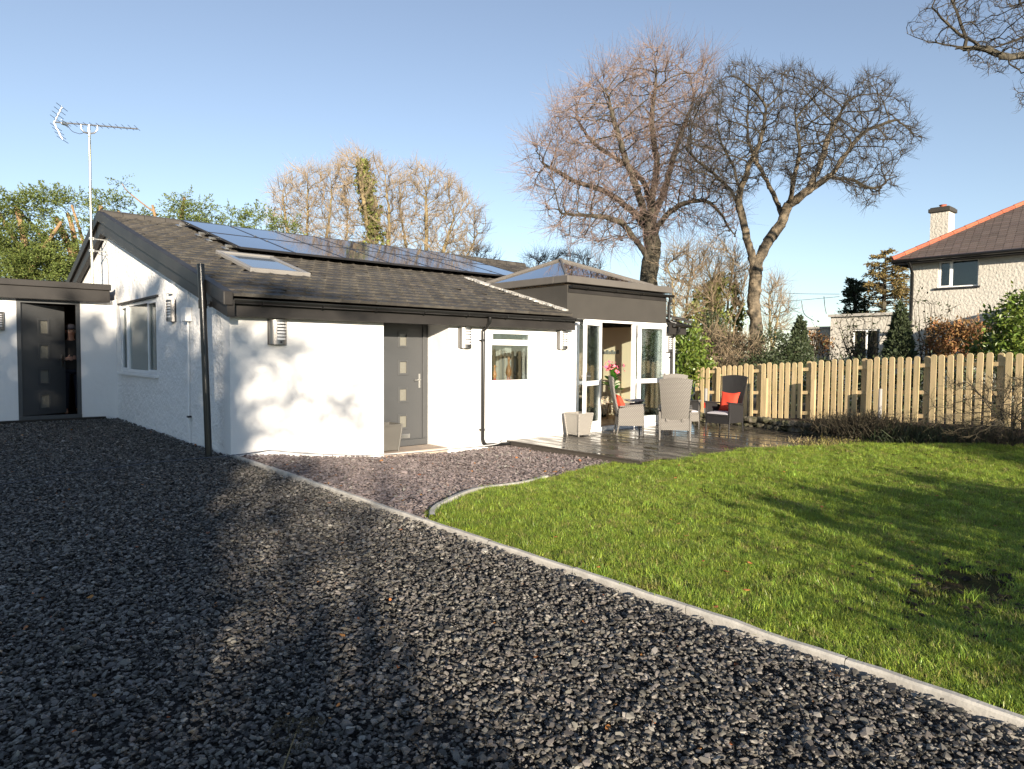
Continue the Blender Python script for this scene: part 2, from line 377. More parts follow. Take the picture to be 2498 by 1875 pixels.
slate_poly = [(3.40, float(kc[0][1]))] + [tuple(p[:2]) for p in kcs] + [tuple(lawn_edge[0]), (8.75, 7.0), (8.75, 9.94), (7.16, 9.94), (7.16, 10.5), (5.87, 10.5), (5.87, 9.94), (3.36, 9.94), (3.40, 9.7)]
def sheet(name, poly, cell, dz, m, fn=gz):
    xs = [p[0] for p in poly]; ys = [p[1] for p in poly]
    X = np.arange(min(xs), max(xs) + cell, cell); Y = np.arange(min(ys), max(ys) + cell, cell)
    gx, gy = np.meshgrid(X, Y, indexing='ij'); V = np.stack([gx, gy, fn(gx, gy) + dz], -1).reshape(-1, 3)
    cx, cy = np.meshgrid(X[:-1] + cell / 2, Y[:-1] + cell / 2, indexing='ij'); ins = inpoly(cx, cy, poly)
    i, j = np.nonzero(ins); b = len(Y); F = np.stack([i * b + j, (i + 1) * b + j, (i + 1) * b + j + 1, i * b + j + 1], 1)
    u, inv = np.unique(F, return_inverse=True); V = V[u]; F = inv.reshape(F.shape)
    o = fast(name, V, F, m, smooth=True); o['kind'] = 'structure'; return o
m_gravbed = mat('fine_dark_gravel', (.018, .017, .017), .9, spec=.2, var=1, vscale=60, col2=(.065, .062, .06), bump=1, bscale=50, bdist=.03)
m_slatebed = mat('plum_slate_dust', (.13, .10, .10), .85, var=1, vscale=50, col2=(.06, .045, .045), bump=1, bscale=45, bdist=.03)
m_turf = mat('turf_base', (.050, .050, .018), 1.0, spec=.05, var=1, vscale=2.5, col2=(.055, .038, .022), bump=1, bscale=40, bdist=.02)
drive_poly = [(-14, -6), (3.34, -6), (3.34, 17.25), (-14, 17.25)]
sheet('gravel_drive', drive_poly, .25, -.03, m_gravbed, lambda x, y: 0 * x + .004 * np.sin(x * 2) * np.cos(y * 1.7))
sheet('slate_bed', slate_poly, .08, -.02, m_slatebed)
sheet('lawn_soil', lawn_poly, .08, -.005, m_turf)

# stones
def stone(name, m, flat=.38, seed=0):
    import bmesh
    r = np.random.default_rng(seed); bm = bmesh.new()
    for _ in range(13):
        d = r.normal(size=3); d /= np.linalg.norm(d); d *= r.uniform(.8, 1.05); bm.verts.new((d[0] * .5, d[1] * .5 * r.uniform(.6, .8), d[2] * .5 * flat * .85))
    res = bmesh.ops.convex_hull(bm, input=bm.verts[:])
    bmesh.ops.delete(bm, geom=[v for v in bm.verts if not v.link_faces], context='VERTS')
    me = bpy.data.meshes.new(name); bm.to_mesh(me); bm.free(); me.materials.append(m); return link(name, me)
m_st1 = mat('dark_slate_chip', (.085, .078, .068), .52, objrand=.85, var=.7, vscale=25, col2=(.12, .112, .10), spec=.45)
m_st2 = mat('pale_slate_chip', (.22, .205, .18), .55, objrand=.4)
m_st3 = mat('plum_slate_chip', (.20, .165, .158), .62, objrand=.35, var=.5, vscale=20, col2=(.15, .12, .12))
m_st4 = mat('grey_green_slate_chip', (.26, .25, .22), .6, objrand=.3)
m_leafl = mat('fallen_orange_leaf', (.34, .13, .035), .8, objrand=.4)
src = [stone('gravel_chip', m_st1, .42, i) for i in range(9)] + [stone('gravel_chip', m_st2, .45, 30), stone('gravel_chip', m_leafl, .12, 31)]
def frus(P, mx=420, my=260):
    v = (np.c_[P, np.zeros(len(P))] - CAM) @ M.T; d = -v[:, 2]; x = 1249 + v[:, 0] / np.maximum(d, .01) * FPX; y = 937.5 - v[:, 1] / np.maximum(d, .01) * FPX
    return (d > .4) & (x > -mx) & (x < 2498 + mx) & (y < 1875 + my) & (y > 700), d
def rpts(x0, x1, y0, y1, dens): n = int((x1 - x0) * (y1 - y0) * dens); return np.c_[rng.uniform(x0, x1, n), rng.uniform(y0, y1, n)]
P = rpts(-8, 3.33, 0.1, 17.25, 4200); k, d = frus(P); keep = k & (rng.random(len(P)) < np.clip(3.3 / d, .25, 1)); P = P[keep]; d = d[keep]
n = len(P); size = rng.gamma(6, .0044, n) * np.clip(.9 + .045 * d, .95, 1.5); size = np.clip(size, .012, .08)
z = rng.uniform(-.028, .012, n)
idx = rng.integers(0, 9, n); rr = rng.random(n); idx[rr < .05] = 9; idx[rr > .9965] = 10
rot = np.c_[rng.normal(0, .30, n), rng.normal(0, .30, n), rng.uniform(0, 6.28, n)]
scatter('gravel_chips', np.c_[P, z], rot, np.c_[size, size, size * rng.uniform(.7, 1.3, n)], idx, src)
src = [stone('slate_piece', m_st3, .24, 50 + i) for i in range(6)] + [stone('slate_piece', m_st4, .3, 60), stone('slate_piece', m_leafl, .12, 61)]
P = rpts(3.4, 9.2, 4.6, 10.5, 1400); P = P[inpoly(P[:, 0], P[:, 1], slate_poly)]; n = len(P)
size = np.clip(rng.gamma(6, .0072, n), .02, .10); idx = rng.integers(0, 6, n); rr = rng.random(n); idx[rr < .02] = 6; idx[rr > .992] = 7
heap = .10 * np.exp(-((P[:, 0] - 3.5) ** 2 + (P[:, 1] - 9.9) ** 2) / .5)
scatter('slate_chippings', np.c_[P, gz(P[:, 0], P[:, 1]) + rng.uniform(-.022, .012, n)], np.c_[rng.normal(0, .28, n), rng.normal(0, .28, n), rng.uniform(0, 6.28, n)], np.c_[size, size, size], idx, src)

# grass
def clump(name, m, seed, n=44, h=.06, rad=.065, wd=.0036, lean=.75):
    r = np.random.default_rng(seed); a = r.uniform(0, 6.28, n); q = rad * np.sqrt(r.random(n)); B = np.c_[q * np.cos(a), q * np.sin(a), np.full(n, -.01)]
    az = r.uniform(0, 6.28, n); hh = h * r.uniform(.45, 1.25, n); le = hh * r.uniform(.1, 1, n) * lean * 2
    D = np.c_[np.cos(az), np.sin(az), 0 * az]; W = np.c_[-np.sin(az), np.cos(az), 0 * az] * wd * r.uniform(.6, 1.3, n)[:, None] * .5
    m1 = B + D * (le * .3)[:, None] + [0, 0, 1] * (hh * .6)[:, None]; t = B + D * le[:, None] + [0, 0, 1] * hh[:, None]
    V = np.stack([B - W, B + W, m1 + W * .85, m1 - W * .85, t + W * .15, t - W * .15], 1).reshape(-1, 3)
    f = np.array([[0, 1, 2, 3], [3, 2, 4, 5]]); F = (f[None] + (np.arange(n) * 6)[:, None, None]).reshape(-1, 4)
    return fast(name, V, F, m)
m_gr = mat('grass_blade', (.30, .40, .058), .42, island=.5, objrand=.35, translucent=.45, spec=.5)
m_gr2 = mat('yellow_grass_blade', (.38, .34, .12), .5, island=.4, translucent=.35)
src = [clump('grass_tuft', m_gr, i, h=.034) for i in range(5)] + [clump('grass_tuft', m_gr2, 9, n=34, h=.034), clump('grass_tuft', m_gr, 11, n=30, h=.058, wd=.0045, lean=.6)] + [stone('fallen_leaf', m_leafl, .1, 71), stone('soil_clod', m_soil, .6, 72)]
P = rpts(3.42, 15.6, -.4, 7.4, 850); P = P[inpoly(P[:, 0], P[:, 1], lawn_poly)]; k, d = frus(P); P = P[k]; d = d[k]
def vn(x, y, s): return np.sin(x * s + 1.3 * np.sin(y * s * .7 + 2)) * np.cos(y * s * 1.1 + 1.7 * np.sin(x * s * .6))
nz_ = vn(P[:, 0] * 2.3, P[:, 1] * 2.9, 3.3) * .5 + .5
bare = (.35 + .9 * nz_) * np.exp(-(((P[:, 0] - 5.3) / .6) ** 2 + ((P[:, 1] - 1.3) / .36) ** 2)) * 1.25 + .5 * (vn(P[:, 0], P[:, 1] + 3, 4.1) > .78)
keep = (rng.random(len(P)) < np.clip(6 / d, .45, 1)) & (rng.random(len(P)) > bare); P = P[keep]; n = len(P)
pat = .5 + .5 * vn(P[:, 0], P[:, 1], 2.3); pat2 = .5 + .5 * vn(P[:, 0] + 5, P[:, 1], 5.1)
idx = rng.integers(0, 5, n); rr = rng.random(n); idx[rr < .08 + .34 * pat * pat2] = 5; idx[(rr > .88) & (pat2 > .45)] = 6; idx[rr > .9982] = 7; bq_ = np.exp(-(((P[:, 0] - 5.3) / .7) ** 2 + ((P[:, 1] - 1.3) / .45) ** 2)); idx[(rng.random(n) < .45 * bq_)] = 8
s_ = rng.uniform(.7, 1.15, n) * (.72 + .4 * pat2 + .15 * pat); s_[idx == 7] *= .05; s_[idx == 8] *= .06
rot = np.c_[rng.normal(0, .12, n), rng.normal(0, .12, n), rng.uniform(0, 6.28, n)]
zz = gz(P[:, 0], P[:, 1]) + np.where(idx == 7, .04, np.where(idx == 8, .012, 0))
scatter('grass', np.c_[P, zz], rot, np.c_[s_, s_, s_ * rng.uniform(.8, 1.2, n)], idx, src)

# kerbs
def kerb(name, path, w_, h0, h1):
    P = np.array(path); T = np.gradient(P[:, :2], axis=0); T /= np.linalg.norm(T, axis=1)[:, None]; N = np.c_[-T[:, 1], T[:, 0]]
    mb = MB(); rows = []
    for sgn, zz, ww in ((-1, h0, 1), (-1, h1 - .012, 1), (-1, h1, .7), (1, h1, .7), (1, h1 - .012, 1), (1, h0, 1)):
        rows.append(np.c_[P[:, :2] + N * sgn * w_ / 2 * ww, P[:, 2] + zz])
    mb.grid(np.array(rows)); return mb
ys = np.arange(-5, 10.2, .15)
py = [(3.368 + .012 * math.sin(y * .9), y, 0) for y in ys]
# long run: lengths of edging with hairline joints
sp = [p for p in py]
k0 = MB(); st = -5.0
while st < 10.1:
    en = min(st + .91, 10.15); seg = [(3.368 + .012 * math.sin(y * .9), y, float(rng.normal(0, .002))) for y in np.linspace(st + .0015, en - .0015, 7)]
    sub = kerb('k', seg, .046, -.12, .030); V, F, I = sub.data(); k0.raw(V, F); st = en
struct('kerb', k0, m_concrete)
cpath = [(p[0], p[1], float(gz(p[0], p[1], False)) + .004) for p in kcs[2:35]]
struct('kerb', kerb('k', cpath, .055, -.12, .045), m_concrete)

# ================================================================== HOUSE
house = thing('bungalow', 'long low white rendered bungalow with dark tiled roof, black trim and open french doors', 'house', (3.35, 9.96, 0))
def wallcells(mb, ax, c0, c1, u0, u1, z0, z1, holes):
    us = sorted({u0, u1, *[h[0] for h in holes], *[h[1] for h in holes]}); zs = sorted({z0, z1, *[h[2] for h in holes], *[h[3] for h in holes]})
    for a, b in zip(us, us[1:]):
        for c, d in zip(zs, zs[1:]):
            mu, mz = (a + b) / 2, (c + d) / 2
            if any(h[0] < mu < h[1] and h[2] < mz < h[3] for h in holes): continue
            if ax == 'y': mb.box(a, b, c0, c1, c, d)
            else: mb.box(c0, c1, a, b, c, d)
    return mb
ZT = 2.24
wl = MB()
wallcells(wl, 'y', YW, YW + .28, XG, 10.52, -.6, ZT, [(5.85, 7.18, -.6, 2.135), (8.13, 9.22, .93, 1.95)])
build('front_wall', wl, m_wall, house)
build('end_pier', MB().box(13.45, 14.0, YW, YW + .28, -.6, 2.3), m_wall, house)
gw = MB()
wallcells(gw, 'x', XG + .001, XG + .28, YW + .28, 23.0, -.6, ZT, [(13.88, 16.88, 1.06, ZT)])
def zr(y): return 2.3 + .2764 * (y - 9.68)
# upper gable: polygon around window head (2.24 .. 2.5)
gw.box(XG + .001, XG + .28, 11.1, 13.88, ZT, 2.52).box(XG + .001, XG + .28, 16.88, 23.0, ZT, 2.52)
gp = [(XG + .001, 11.1, 2.52), (XG + .001, 18.0, zr(18.0) - .12), (XG + .001, 24.9, 2.52)]
gw.prism(gp, (.28, 0, 0))
gw.prism([(XG + .001, YW + .05, ZT), (XG + .001, 11.1, 2.52), (XG + .001, 11.1, ZT)], (.28, 0, 0))
gw.box(XG + .001, XG + .28, 23.0, 26.0, -.6, 2.3)
build('gable_wall', gw, m_rough, house)
rv = MB(); rv.box(5.57, 5.848, YW + .281, 10.9, -.6, ZT).box(7.182, 7.46, YW + .281, 10.9, -.6, ZT)
build('porch_reveal', rv, m_wall, house)
cl = MB(); cl.box(5.85, 7.18, YW - .02, 10.9, 2.10, 2.13); build('porch_ceiling', cl, m_innerw, house)
ow = MB(); ow.box(13.75, 13.999, YW + .281, 13.5, -.6, ZT).box(15.6, 15.9, 13.5, 25.9, -.6, 2.5).box(13.75, 15.6, 13.2, 13.5, -.6, 2.4).box(3.7, 15.6, 25.7, 25.95, -.6, 2.5)
ow.prism([(15.6, 13.5, 2.5), (15.6, 18, 4.45), (15.6, 25.9, 2.5)], (.28, 0, 0)); ow.prism([(13.75, 10.25, 2.24), (13.75, 13.5, 3.2), (13.75, 13.5, 2.24)], (.24, 0, 0))
build('end_wall', ow, m_wall, house)

# roof tiles
def roof_tiles(x0, x1, y0, y1, skip, back=False):
    mb = []; mbn = 0; Vs = []; Fs = []
    g = .305; cw = .30; rows = int((y1 - y0) / (g * .964)) + 1
    sl = np.array([0, 1, .2764]); sl /= np.linalg.norm(sl); nr = np.array([0, -.2764, 1]); nr /= np.linalg.norm(nr)
    u = np.array([0, .12, .5, .88, 1.0]); hgt = np.array([.016, .004, .0, .004, .018])
    for r in range(rows):
        yb = y0 + r * g * .964
        for c in range(int((x1 - x0) / cw) + 1):
            xa = x0 + c * cw + (cw / 2 if r % 2 else 0) - cw / 2; xb = xa + cw + .004
            if skip(xa, xb, yb): continue
            xa = max(xa, x0); xb = min(xb, x1)
            if xb - xa < .03: continue
            lift = rng.normal(0, .0035); tw = rng.normal(0, .004)
            if rng.random() < .025: lift += .016
            base = np.array([0, yb, zr(yb)])
            top = min(g + .05, (y1 - yb) / .964)
            if top < .05: continue
            V = []
            for s, hb in ((0, 0.0), (0, .03), (top, .004)):
                for k in range(5):
                    p = base + sl * (s + rng.normal(0, .002)) + nr * ((hgt[k] * (1.0) + hb + (lift + tw * (u[k] - .5)) * (s == 0)) if hb or s else -.012)
                    V.append((xa + (xb - xa) * u[k], p[1], p[2]))
            Vs.append(np.array(V)); f = np.array([(i * 5 + j, i * 5 + j + 1, (i + 1) * 5 + j + 1, (i + 1) * 5 + j) for i in range(2) for j in range(4)])
            Fs.append(f + mbn); mbn += 15
    return np.vstack(Vs), np.vstack(Fs)
def skip(xa, xb, y): return (y < 13.15 and xb > 10.24 and xa < 13.62) or (xa > 14.15 and y < 13.4) or (4.22 < (xa + xb) / 2 < 5.38 and 11.62 < y + .15 < 13.45)
V1, F1 = roof_tiles(3.26, 16.05, 9.62, 17.95, skip)
roof = fast('roof', V1, F1, m_tile, house)
rd = MB(); rd.prism([(3.3, 9.7, 2.24), (3.3, 18.0, 4.53), (3.3, 26.3, 2.24), (3.3, 26.3, 2.20), (3.3, 18.0, 4.48), (3.3, 9.7, 2.20)], (6.9, 0, 0))
rd.prism([(10.2, 13.2, 3.22), (10.2, 18.0, 4.53), (10.2, 26.3, 2.24), (10.2, 26.3, 2.20), (10.2, 18.0, 4.48), (10.2, 13.2, 3.17)], (5.8, 0, 0))
rd.prism([(13.62, 9.7, 2.24), (13.62, 13.5, 3.26), (13.62, 13.5, 3.2), (13.62, 9.7, 2.20)], (.6, 0, 0))
build('roof_deck', rd, m_fascia, roof)
rg = MB(); x = 3.2
while x < 16: rg.tube([(x, 18.0, 4.60), (x + .44, 18.0, 4.60)], [.125, .118], 10); x += .45
build('ridge_tile', rg, m_tile, roof)
mo = MB()   # mortar flashing along the cheek
for i in range(46):
    y = 9.95 + i * .073; mo.obox((10.12 + rng.normal(0, .025), y, zr(y) + .052), (.20 * rng.uniform(.6, 1.1), .10, .035), rot=Matrix.Rotation(.27, 3, 'X') @ Matrix.Rotation(rng.normal(0, .15), 3, 'Z'))
build('mortar_flashing', mo, mat('old_lime_mortar', (.62, .60, .56), .9, var=1, vscale=7, col2=(.25, .24, .22), bump=1, bscale=20, bdist=.03), roof)
# barge boards
bb = MB(); y0, y1 = 9.60, 18.0
for sg in (1, -1):
    def yy(y): return y if sg == 1 else 36.0 - y
    a, b = (y0, zr(y0)), (y1, zr(y1))
    bb.prism([(3.20, yy(a[0]), a[1] - .30), (3.20, yy(b[0]), b[1] - .42), (3.20, yy(b[0]), b[1] - .08), (3.20, yy(a[0]), a[1] - .06)], (.10, 0, 0))
build('barge_board', bb, m_fascia, house)
vc = MB()
for sg in (1, -1):
    def yy(y): return y if sg == 1 else 36.0 - y
    vc.prism([(3.14, yy(9.56), zr(9.56) - .13), (3.14, yy(18.0), zr(18) - .15), (3.14, yy(18.0), zr(18) + .09), (3.14, yy(9.56), zr(9.56) + .06)], (.13, 0, 0))
build('verge_trim', vc, m_fascia, house, bevel=.012)
# fascia + gutter
fa = MB(); fa.box(3.302, 10.27, 9.78, 9.83, 2.0, 2.23).box(13.55, 14.2, 9.78, 9.83, 2.0, 2.23); build('fascia', fa, m_fascia, house)
sf = MB(); sf.box(3.302, 10.27, 9.831, 9.957, 2.035, 2.05).box(13.55, 14.2, 9.831, 9.957, 2.035, 2.05); build('soffit', sf, m_fascia, house)
def gutter(x0, x1, y, z, r=.056, parent=house, name='gutter'):
    mb = MB(); n = 9; A = []
    for x in (x0, x1): A.append([(x, y + r * math.cos(math.pi + math.pi * k / (n - 1)), z + r * math.sin(math.pi + math.pi * k / (n - 1))) for k in range(n)])
    mb.grid(A); B = [[(p[0], y + (p[1] - y) * .9, z + (p[2] - z) * .9) for p in reversed(a)] for a in A]; mb.grid(B)
    mb.box(x0, x1, y - r - .003, y - r * .9, z - .001, z + .006)
    for x in (x0, x1): mb.prism([(x, y + r * math.cos(math.pi + math.pi * k / (n - 1)), z + r * math.sin(math.pi + math.pi * k / (n - 1))) for k in range(n)], (.006, 0, 0))
    g = build(name, mb, m_pipe, parent, smooth=True)
    x = x0 + .5
    while x < x1:
        br = MB(); pts = [(x, y + (r + .006) * math.cos(math.pi + math.pi * k / 8), z + (r + .006) * math.sin(math.pi + math.pi * k / 8)) for k in range(9)]; br.tube(pts, .009, 5); br.tube([(x, y + r, z - .01), (x, y + r + .03, z - .02)], .012, 5); x += .92
        build('gutter_bracket', br, m_pipe, g)
    return g
gutter(3.22, 10.42, 9.71, 2.225); gutter(13.60, 14.28, 9.71, 2.225)
def pipe(pts, r, name='downpipe', parent=house, m=m_pipe, clips=()):
    mb = MB(); mb.tube(pts, r, 12); o = build(name, mb, m, parent, smooth=True)
    if clips:
        for p in clips:
          c = MB(); c.tube([(p[0], p[1], p[2] - .02), (p[0], p[1], p[2] + .02)], r * 1.22, 12); c.box(p[0] - r * 1.9, p[0] + r * 1.9, p[1] + r * .5, p[1] + r * 1.3, p[2] - .012, p[2] + .012)
          build('pipe_clip', c, m, o)
    return o
pipe([(7.93, 9.71, 2.17), (7.93, 9.71, 2.08), (7.93, 9.80, 2.0), (7.93, 9.90, 1.93), (7.93, 9.90, 1.86), (7.93, 9.90, 1.0), (7.93, 9.90, -.10), (7.95, 9.89, -.17), (8.0, 9.88, -.21), (8.5, 9.86, -.225), (8.85, 9.85, -.23)], .034, clips=[(7.93, 9.90, 1.75), (7.93, 9.90, .08)])
pipe([(13.80, 9.71, 2.17), (13.80, 9.71, 2.08), (13.80, 9.8, 2.0), (13.80, 9.90, 1.92), (13.80, 9.9, 1.8), (13.80, 9.90, -.15)], .034, clips=[(13.8, 9.9, 1.45)])

# wing (link block) on the left
wing = thing('porch_wing', 'flat-roofed white side wing with black fascia and half open dark door', 'building', (1.3, 17.3, 0))
ww = MB(); wallcells(ww, 'y', YWING, YWING + .25, -3.5, XG, -.3, 2.62, [(1.54, 2.66, -.3, 2.56)]); build('wing_wall', ww, m_wall, wing)
wf = MB(); wf.box(-3.6, 3.20, 17.10, 17.16, 2.56, 2.82).box(-3.6, 3.22, 17.06, 17.165, 2.822, 2.95).box(3.14, 3.199, 17.161, 21, 2.58, 2.93); build('wing_fascia', wf, m_fascia, wing, bevel=.01)
wr = MB(); wr.box(-3.6, 3.13, 17.166, 21, 2.80, 2.90); wr.box(-3.5, XG - .01, 20.7, 21.0, -.3, 2.79); build('flat_roof', wr, m_coping, wing)
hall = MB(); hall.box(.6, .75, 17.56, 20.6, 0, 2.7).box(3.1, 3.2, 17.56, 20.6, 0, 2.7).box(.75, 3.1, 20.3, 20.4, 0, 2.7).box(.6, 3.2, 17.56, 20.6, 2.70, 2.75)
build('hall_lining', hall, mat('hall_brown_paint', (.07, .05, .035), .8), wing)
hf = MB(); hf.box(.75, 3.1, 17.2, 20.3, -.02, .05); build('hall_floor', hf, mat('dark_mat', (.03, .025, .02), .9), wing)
fr = MB(); a, b, c, d = 1.54, 2.66, .04, 2.56
fr.box(a, a + .075, YWING - .01, YWING + .08, c, d).box(b - .075, b, YWING - .01, YWING + .08, c, d).box(a + .075, b - .075, YWING - .01, YWING + .08, d - .07, d).box(a, b, YWING - .03, YWING + .09, c - .02, c + .085)
wd = build('door', fr, m_door, wing, bevel=.004)
cl_ = thing('ceiling_light', 'small glowing warm ceiling lamp inside the half open side door', 'lamp', (2.42, 17.95, 2.69))
e = bpy.data.materials.new('warm_lamp_glow'); e.use_nodes = True; e.node_tree.nodes['Principled BSDF'].inputs['Emission Color'].default_value = (1, .55, .18, 1); e.node_tree.nodes['Principled BSDF'].inputs['Emission Strength'].default_value = 3
build('lamp_lens', MB().lathe([(.001, 0), (.075, .0), (.08, .012), (.05, .03), (.001, .032)], (2.42, 17.95, 2.655), 16), e, cl_, smooth=True)
build('trim_ring', MB().lathe([(.08, 0), (.10, 0), (.10, .02), (.08, .02)], (2.42, 17.95, 2.675), 16), m_upvc, cl_, smooth=True)

def door_slab(w_, h, sq_z, sq_w, sq_h, name='door_leaf', parent=None, hinge='L', letter=False, handle_z=1.05, xform=lambda V: V, sqx=.5):
    """local x 0..w, y 0 front (towards viewer is -y), z 0..h ; xform maps local points to world"""
    holes = [(w_ * sqx - sq_w / 2, w_ * sqx + sq_w / 2, z - sq_h / 2, z + sq_h / 2) for z in sq_z]
    mb = MB(); wallcells(mb, 'y', 0, .045, 0, w_, 0, h, holes)
    def out(nm, mb, m, par, **k): V, F, I = mb.data(); q = MB(); q.raw(xform(V), F); return build(nm, q, m, par, **k)
    leaf = out(name, mb, m_door, parent)
    for h_ in holes:
        g = MB(); t = MB(); g.box(h_[0], h_[1], .018, .024, h_[2], h_[3])
        for q in ((h_[0] - .035, h_[0] + .006, h_[2] - .035, h_[3] + .035), (h_[1] - .006, h_[1] + .035, h_[2] - .035, h_[3] + .035), (h_[0] + .006, h_[1] - .006, h_[2] - .035, h_[2] + .006), (h_[0] + .006, h_[1] - .006, h_[3] - .006, h_[3] + .035)):
            t.box(q[0], q[1], -.012, -.0005, q[2], q[3])
        out('glazing', g, m_frost, leaf); out('glazing_bead', t, m_door, leaf, bevel=.004)
    hd = MB(); hx = w_ - .07; hd.box(hx - .018, hx + .018, -.012, 0, handle_z - .13, handle_z + .13); hd.tube([(hx, -.01, handle_z + .02), (hx, -.05, handle_z + .02), (hx - .02, -.055, handle_z + .02), (hx - .13, -.055, handle_z + .015)], .011, 8)
    out('handle', hd, m_chrome, leaf, smooth=True)
    if letter: out('letter_plate', MB().box(w_ * .5 - .16, w_ * .5 + .16, -.014, -.0005, .02, .10), m_chrome, leaf, bevel=.004)
    return leaf
def xf_at(o, ang):
    Rm = rotz(ang); return lambda V: V @ Rm.T + np.array(o)
door_slab(.965, 2.34, [2.0 - .13 + .0, 1.34, .81, .28], .20, .28, parent=wing, xform=xf_at((1.62, YWING + .035, .13), R_(31)), handle_z=1.15)

# front door in the recess
fr = MB(); a, b = 6.12, 7.13; yd = 10.60
fr.box(a, a + .07, yd, yd + .08, -.16, 2.10).box(b - .07, b, yd, yd + .08, -.16, 2.10).box(a + .07, b - .07, yd, yd + .08, 2.03, 2.10).box(a, b, yd - .05, yd + .09, -.19, -.08)
fr.box(5.85, a, yd + .02, yd + .09, -.6, 2.1).box(b, 7.18, yd + .02, yd + .09, -.6, 2.1).box(a, b, yd + .02, yd + .09, -.6, -.19)
fdoor = build('door', fr, m_door, house, bevel=.004)
door_slab(.87, 2.11, [1.82, 1.32, .82, .33], .155, .22, parent=house, letter=True, xform=xf_at((a + .07, yd + .025, -.08), 0), handle_z=1.07, name='door_leaf', sqx=.52)
build('door_step', MB().box(5.86, 7.17, 9.97, 10.55, -.3, -.195), m_step, house, bevel=.01)

# windows
def window(parent, ax, plane, u0, u1, z0, z1, vs=(), hs=(), fw=.055, depth=.06, name='window', opens=(), curtain=None):
    """frame facing negative axis; vs: mullion u positions; hs: transom z"""
    mb = MB()
    def bx(a, b, c, d, p0=0, p1=depth):
        if ax == 'y': mb.box(a, b, plane + p0, plane + p1, c, d)
        else: mb.box(plane + p0, plane + p1, a, b, c, d)
    bx(u0, u0 + fw, z0, z1); bx(u1 - fw, u1, z0, z1); bx(u0 + fw, u1 - fw, z0, z0 + fw); bx(u0 + fw, u1 - fw, z1 - fw, z1)
    for v in vs: bx(v - fw * .5, v + fw * .5, z0 + fw, z1 - fw)
    for h in hs: bx(u0 + fw, u1 - fw, h - fw * .5, h + fw * .5, .002, depth - .002)
    for (a, b, c, d) in opens:
        bx(a, a + .045, c, d, -.018, .0); bx(b - .045, b, c, d, -.018, 0); bx(a + .045, b - .045, c, c + .045, -.018, 0); bx(a + .045, b - .045, d - .045, d, -.018, 0)
    w = build(name, mb, m_upvc, parent, bevel=.004)
    g = MB()
    if ax == 'y': g.box(u0 + fw, u1 - fw, plane + .025, plane + .031, z0 + fw, z1 - fw)
    else: g.box(plane + .025, plane + .031, u0 + fw, u1 - fw, z0 + fw, z1 - fw)
    build('pane', g, m_glass, w)
    return w
kw = window(house, 'y', YW + .012, 8.13, 9.22, .93, 1.95, hs=(1.70,), fw=.065, opens=[(8.16, 9.19, 1.73, 1.93)])
build('sill', MB().box(8.08, 9.30, YW - .05, YW + .012, .875, .928), m_upvc, kw, bevel=.008)
gwin = window(house, 'x', XG + .03, 13.88, 16.88, 1.06, 2.50, vs=(14.62, 16.3), fw=.06, opens=[(13.93, 14.60, 1.10, 2.46), (16.32, 16.84, 1.10, 2.46)])
build('sill', MB().box(XG - .07, XG + .03, 13.80, 16.97, 1.0, 1.06), m_upvc, gwin, bevel=.008)
build('lintel_shadow_strip', MB().box(XG - .035, XG + .029, 13.72, 17.0, 2.505, 2.54), m_fascia, gwin)
bl = MB(); P_ = []
for k in range(81):
    y = 14.0 + k * .034; P_.append([(XG + .20 + .025 * math.sin(k * 1.3), y, z) for z in (1.08, 2.48)])
bl.grid(P_); build('curtain', bl, mat('beige_curtain', (.60, .56, .48), .9), gwin, smooth=True)

# kitchen behind the small window
kr = MB(); kr.box(7.7, 7.75, 10.3, 13, 0, 2.35).box(10.05, 10.1, 10.3, 13, 0, 2.35).box(7.75, 10.05, 12.4, 12.45, 0, 2.35).box(7.7, 10.1, 10.3, 13, -.05, 0).box(7.7, 10.1, 10.3, 13, 2.35, 2.38)
build('kitchen_lining', kr, mat('kitchen_olive_paint', (.50, .45, .31), .85), house)
kc_ = MB(); kc_.box(8.0, 9.3, 11.8, 12.38, 0, 1.15).box(9.4, 9.7, 11.0, 11.3, 0, 2.3); build('kitchen_unit', kc_, m_innerw, house)
# french doors
fz0, fz1 = -.09, 2.258
fm = MB()
for a, b in ((10.52, 10.60), (11.17, 11.25), (12.42, 12.50), (13.37, 13.45)): fm.box(a, b, YW + .01, YW + .09, fz0, fz1)
fm.box(10.60, 11.17, YW + .012, YW + .088, fz1 - .07, fz1).box(11.25, 12.42, YW + .012, YW + .088, fz1 - .05, fz1).box(12.5, 13.37, YW + .012, YW + .088, fz1 - .07, fz1)
fm.box(10.60, 11.17, YW + .012, YW + .088, fz0, fz0 + .08).box(12.5, 13.37, YW + .012, YW + .088, fz0, fz0 + .08).box(10.60, 11.17, YW + .012, YW + .088, .85, .93).box(12.5, 13.37, YW + .012, YW + .088, .85, .93)
ff = build('french_door_frame', fm, m_upvc, house, bevel=.004)
for a, b in ((10.60, 11.17), (12.5, 13.37)): build('pane', MB().box(a, b, YW + .04, YW + .046, fz0 + .08, fz1 - .07), m_glass, ff)
build('mullion', MB().box(12.90, 12.98, YW + .10, YW + .16, fz0, fz1), m_upvc, ff); build('mullion', MB().box(10.86, 10.93, YW + .10, YW + .16, fz0, fz1), m_upvc, ff)
build('threshold', MB().box(10.45, 13.52, YW - .10, YW + .10, -.17, -.092), m_upvc, ff, bevel=.006)
build('dwarf_wall', MB().box(10.52, 13.45, YW + .101, YW + .27, -.6, -.10), m_wall, house)
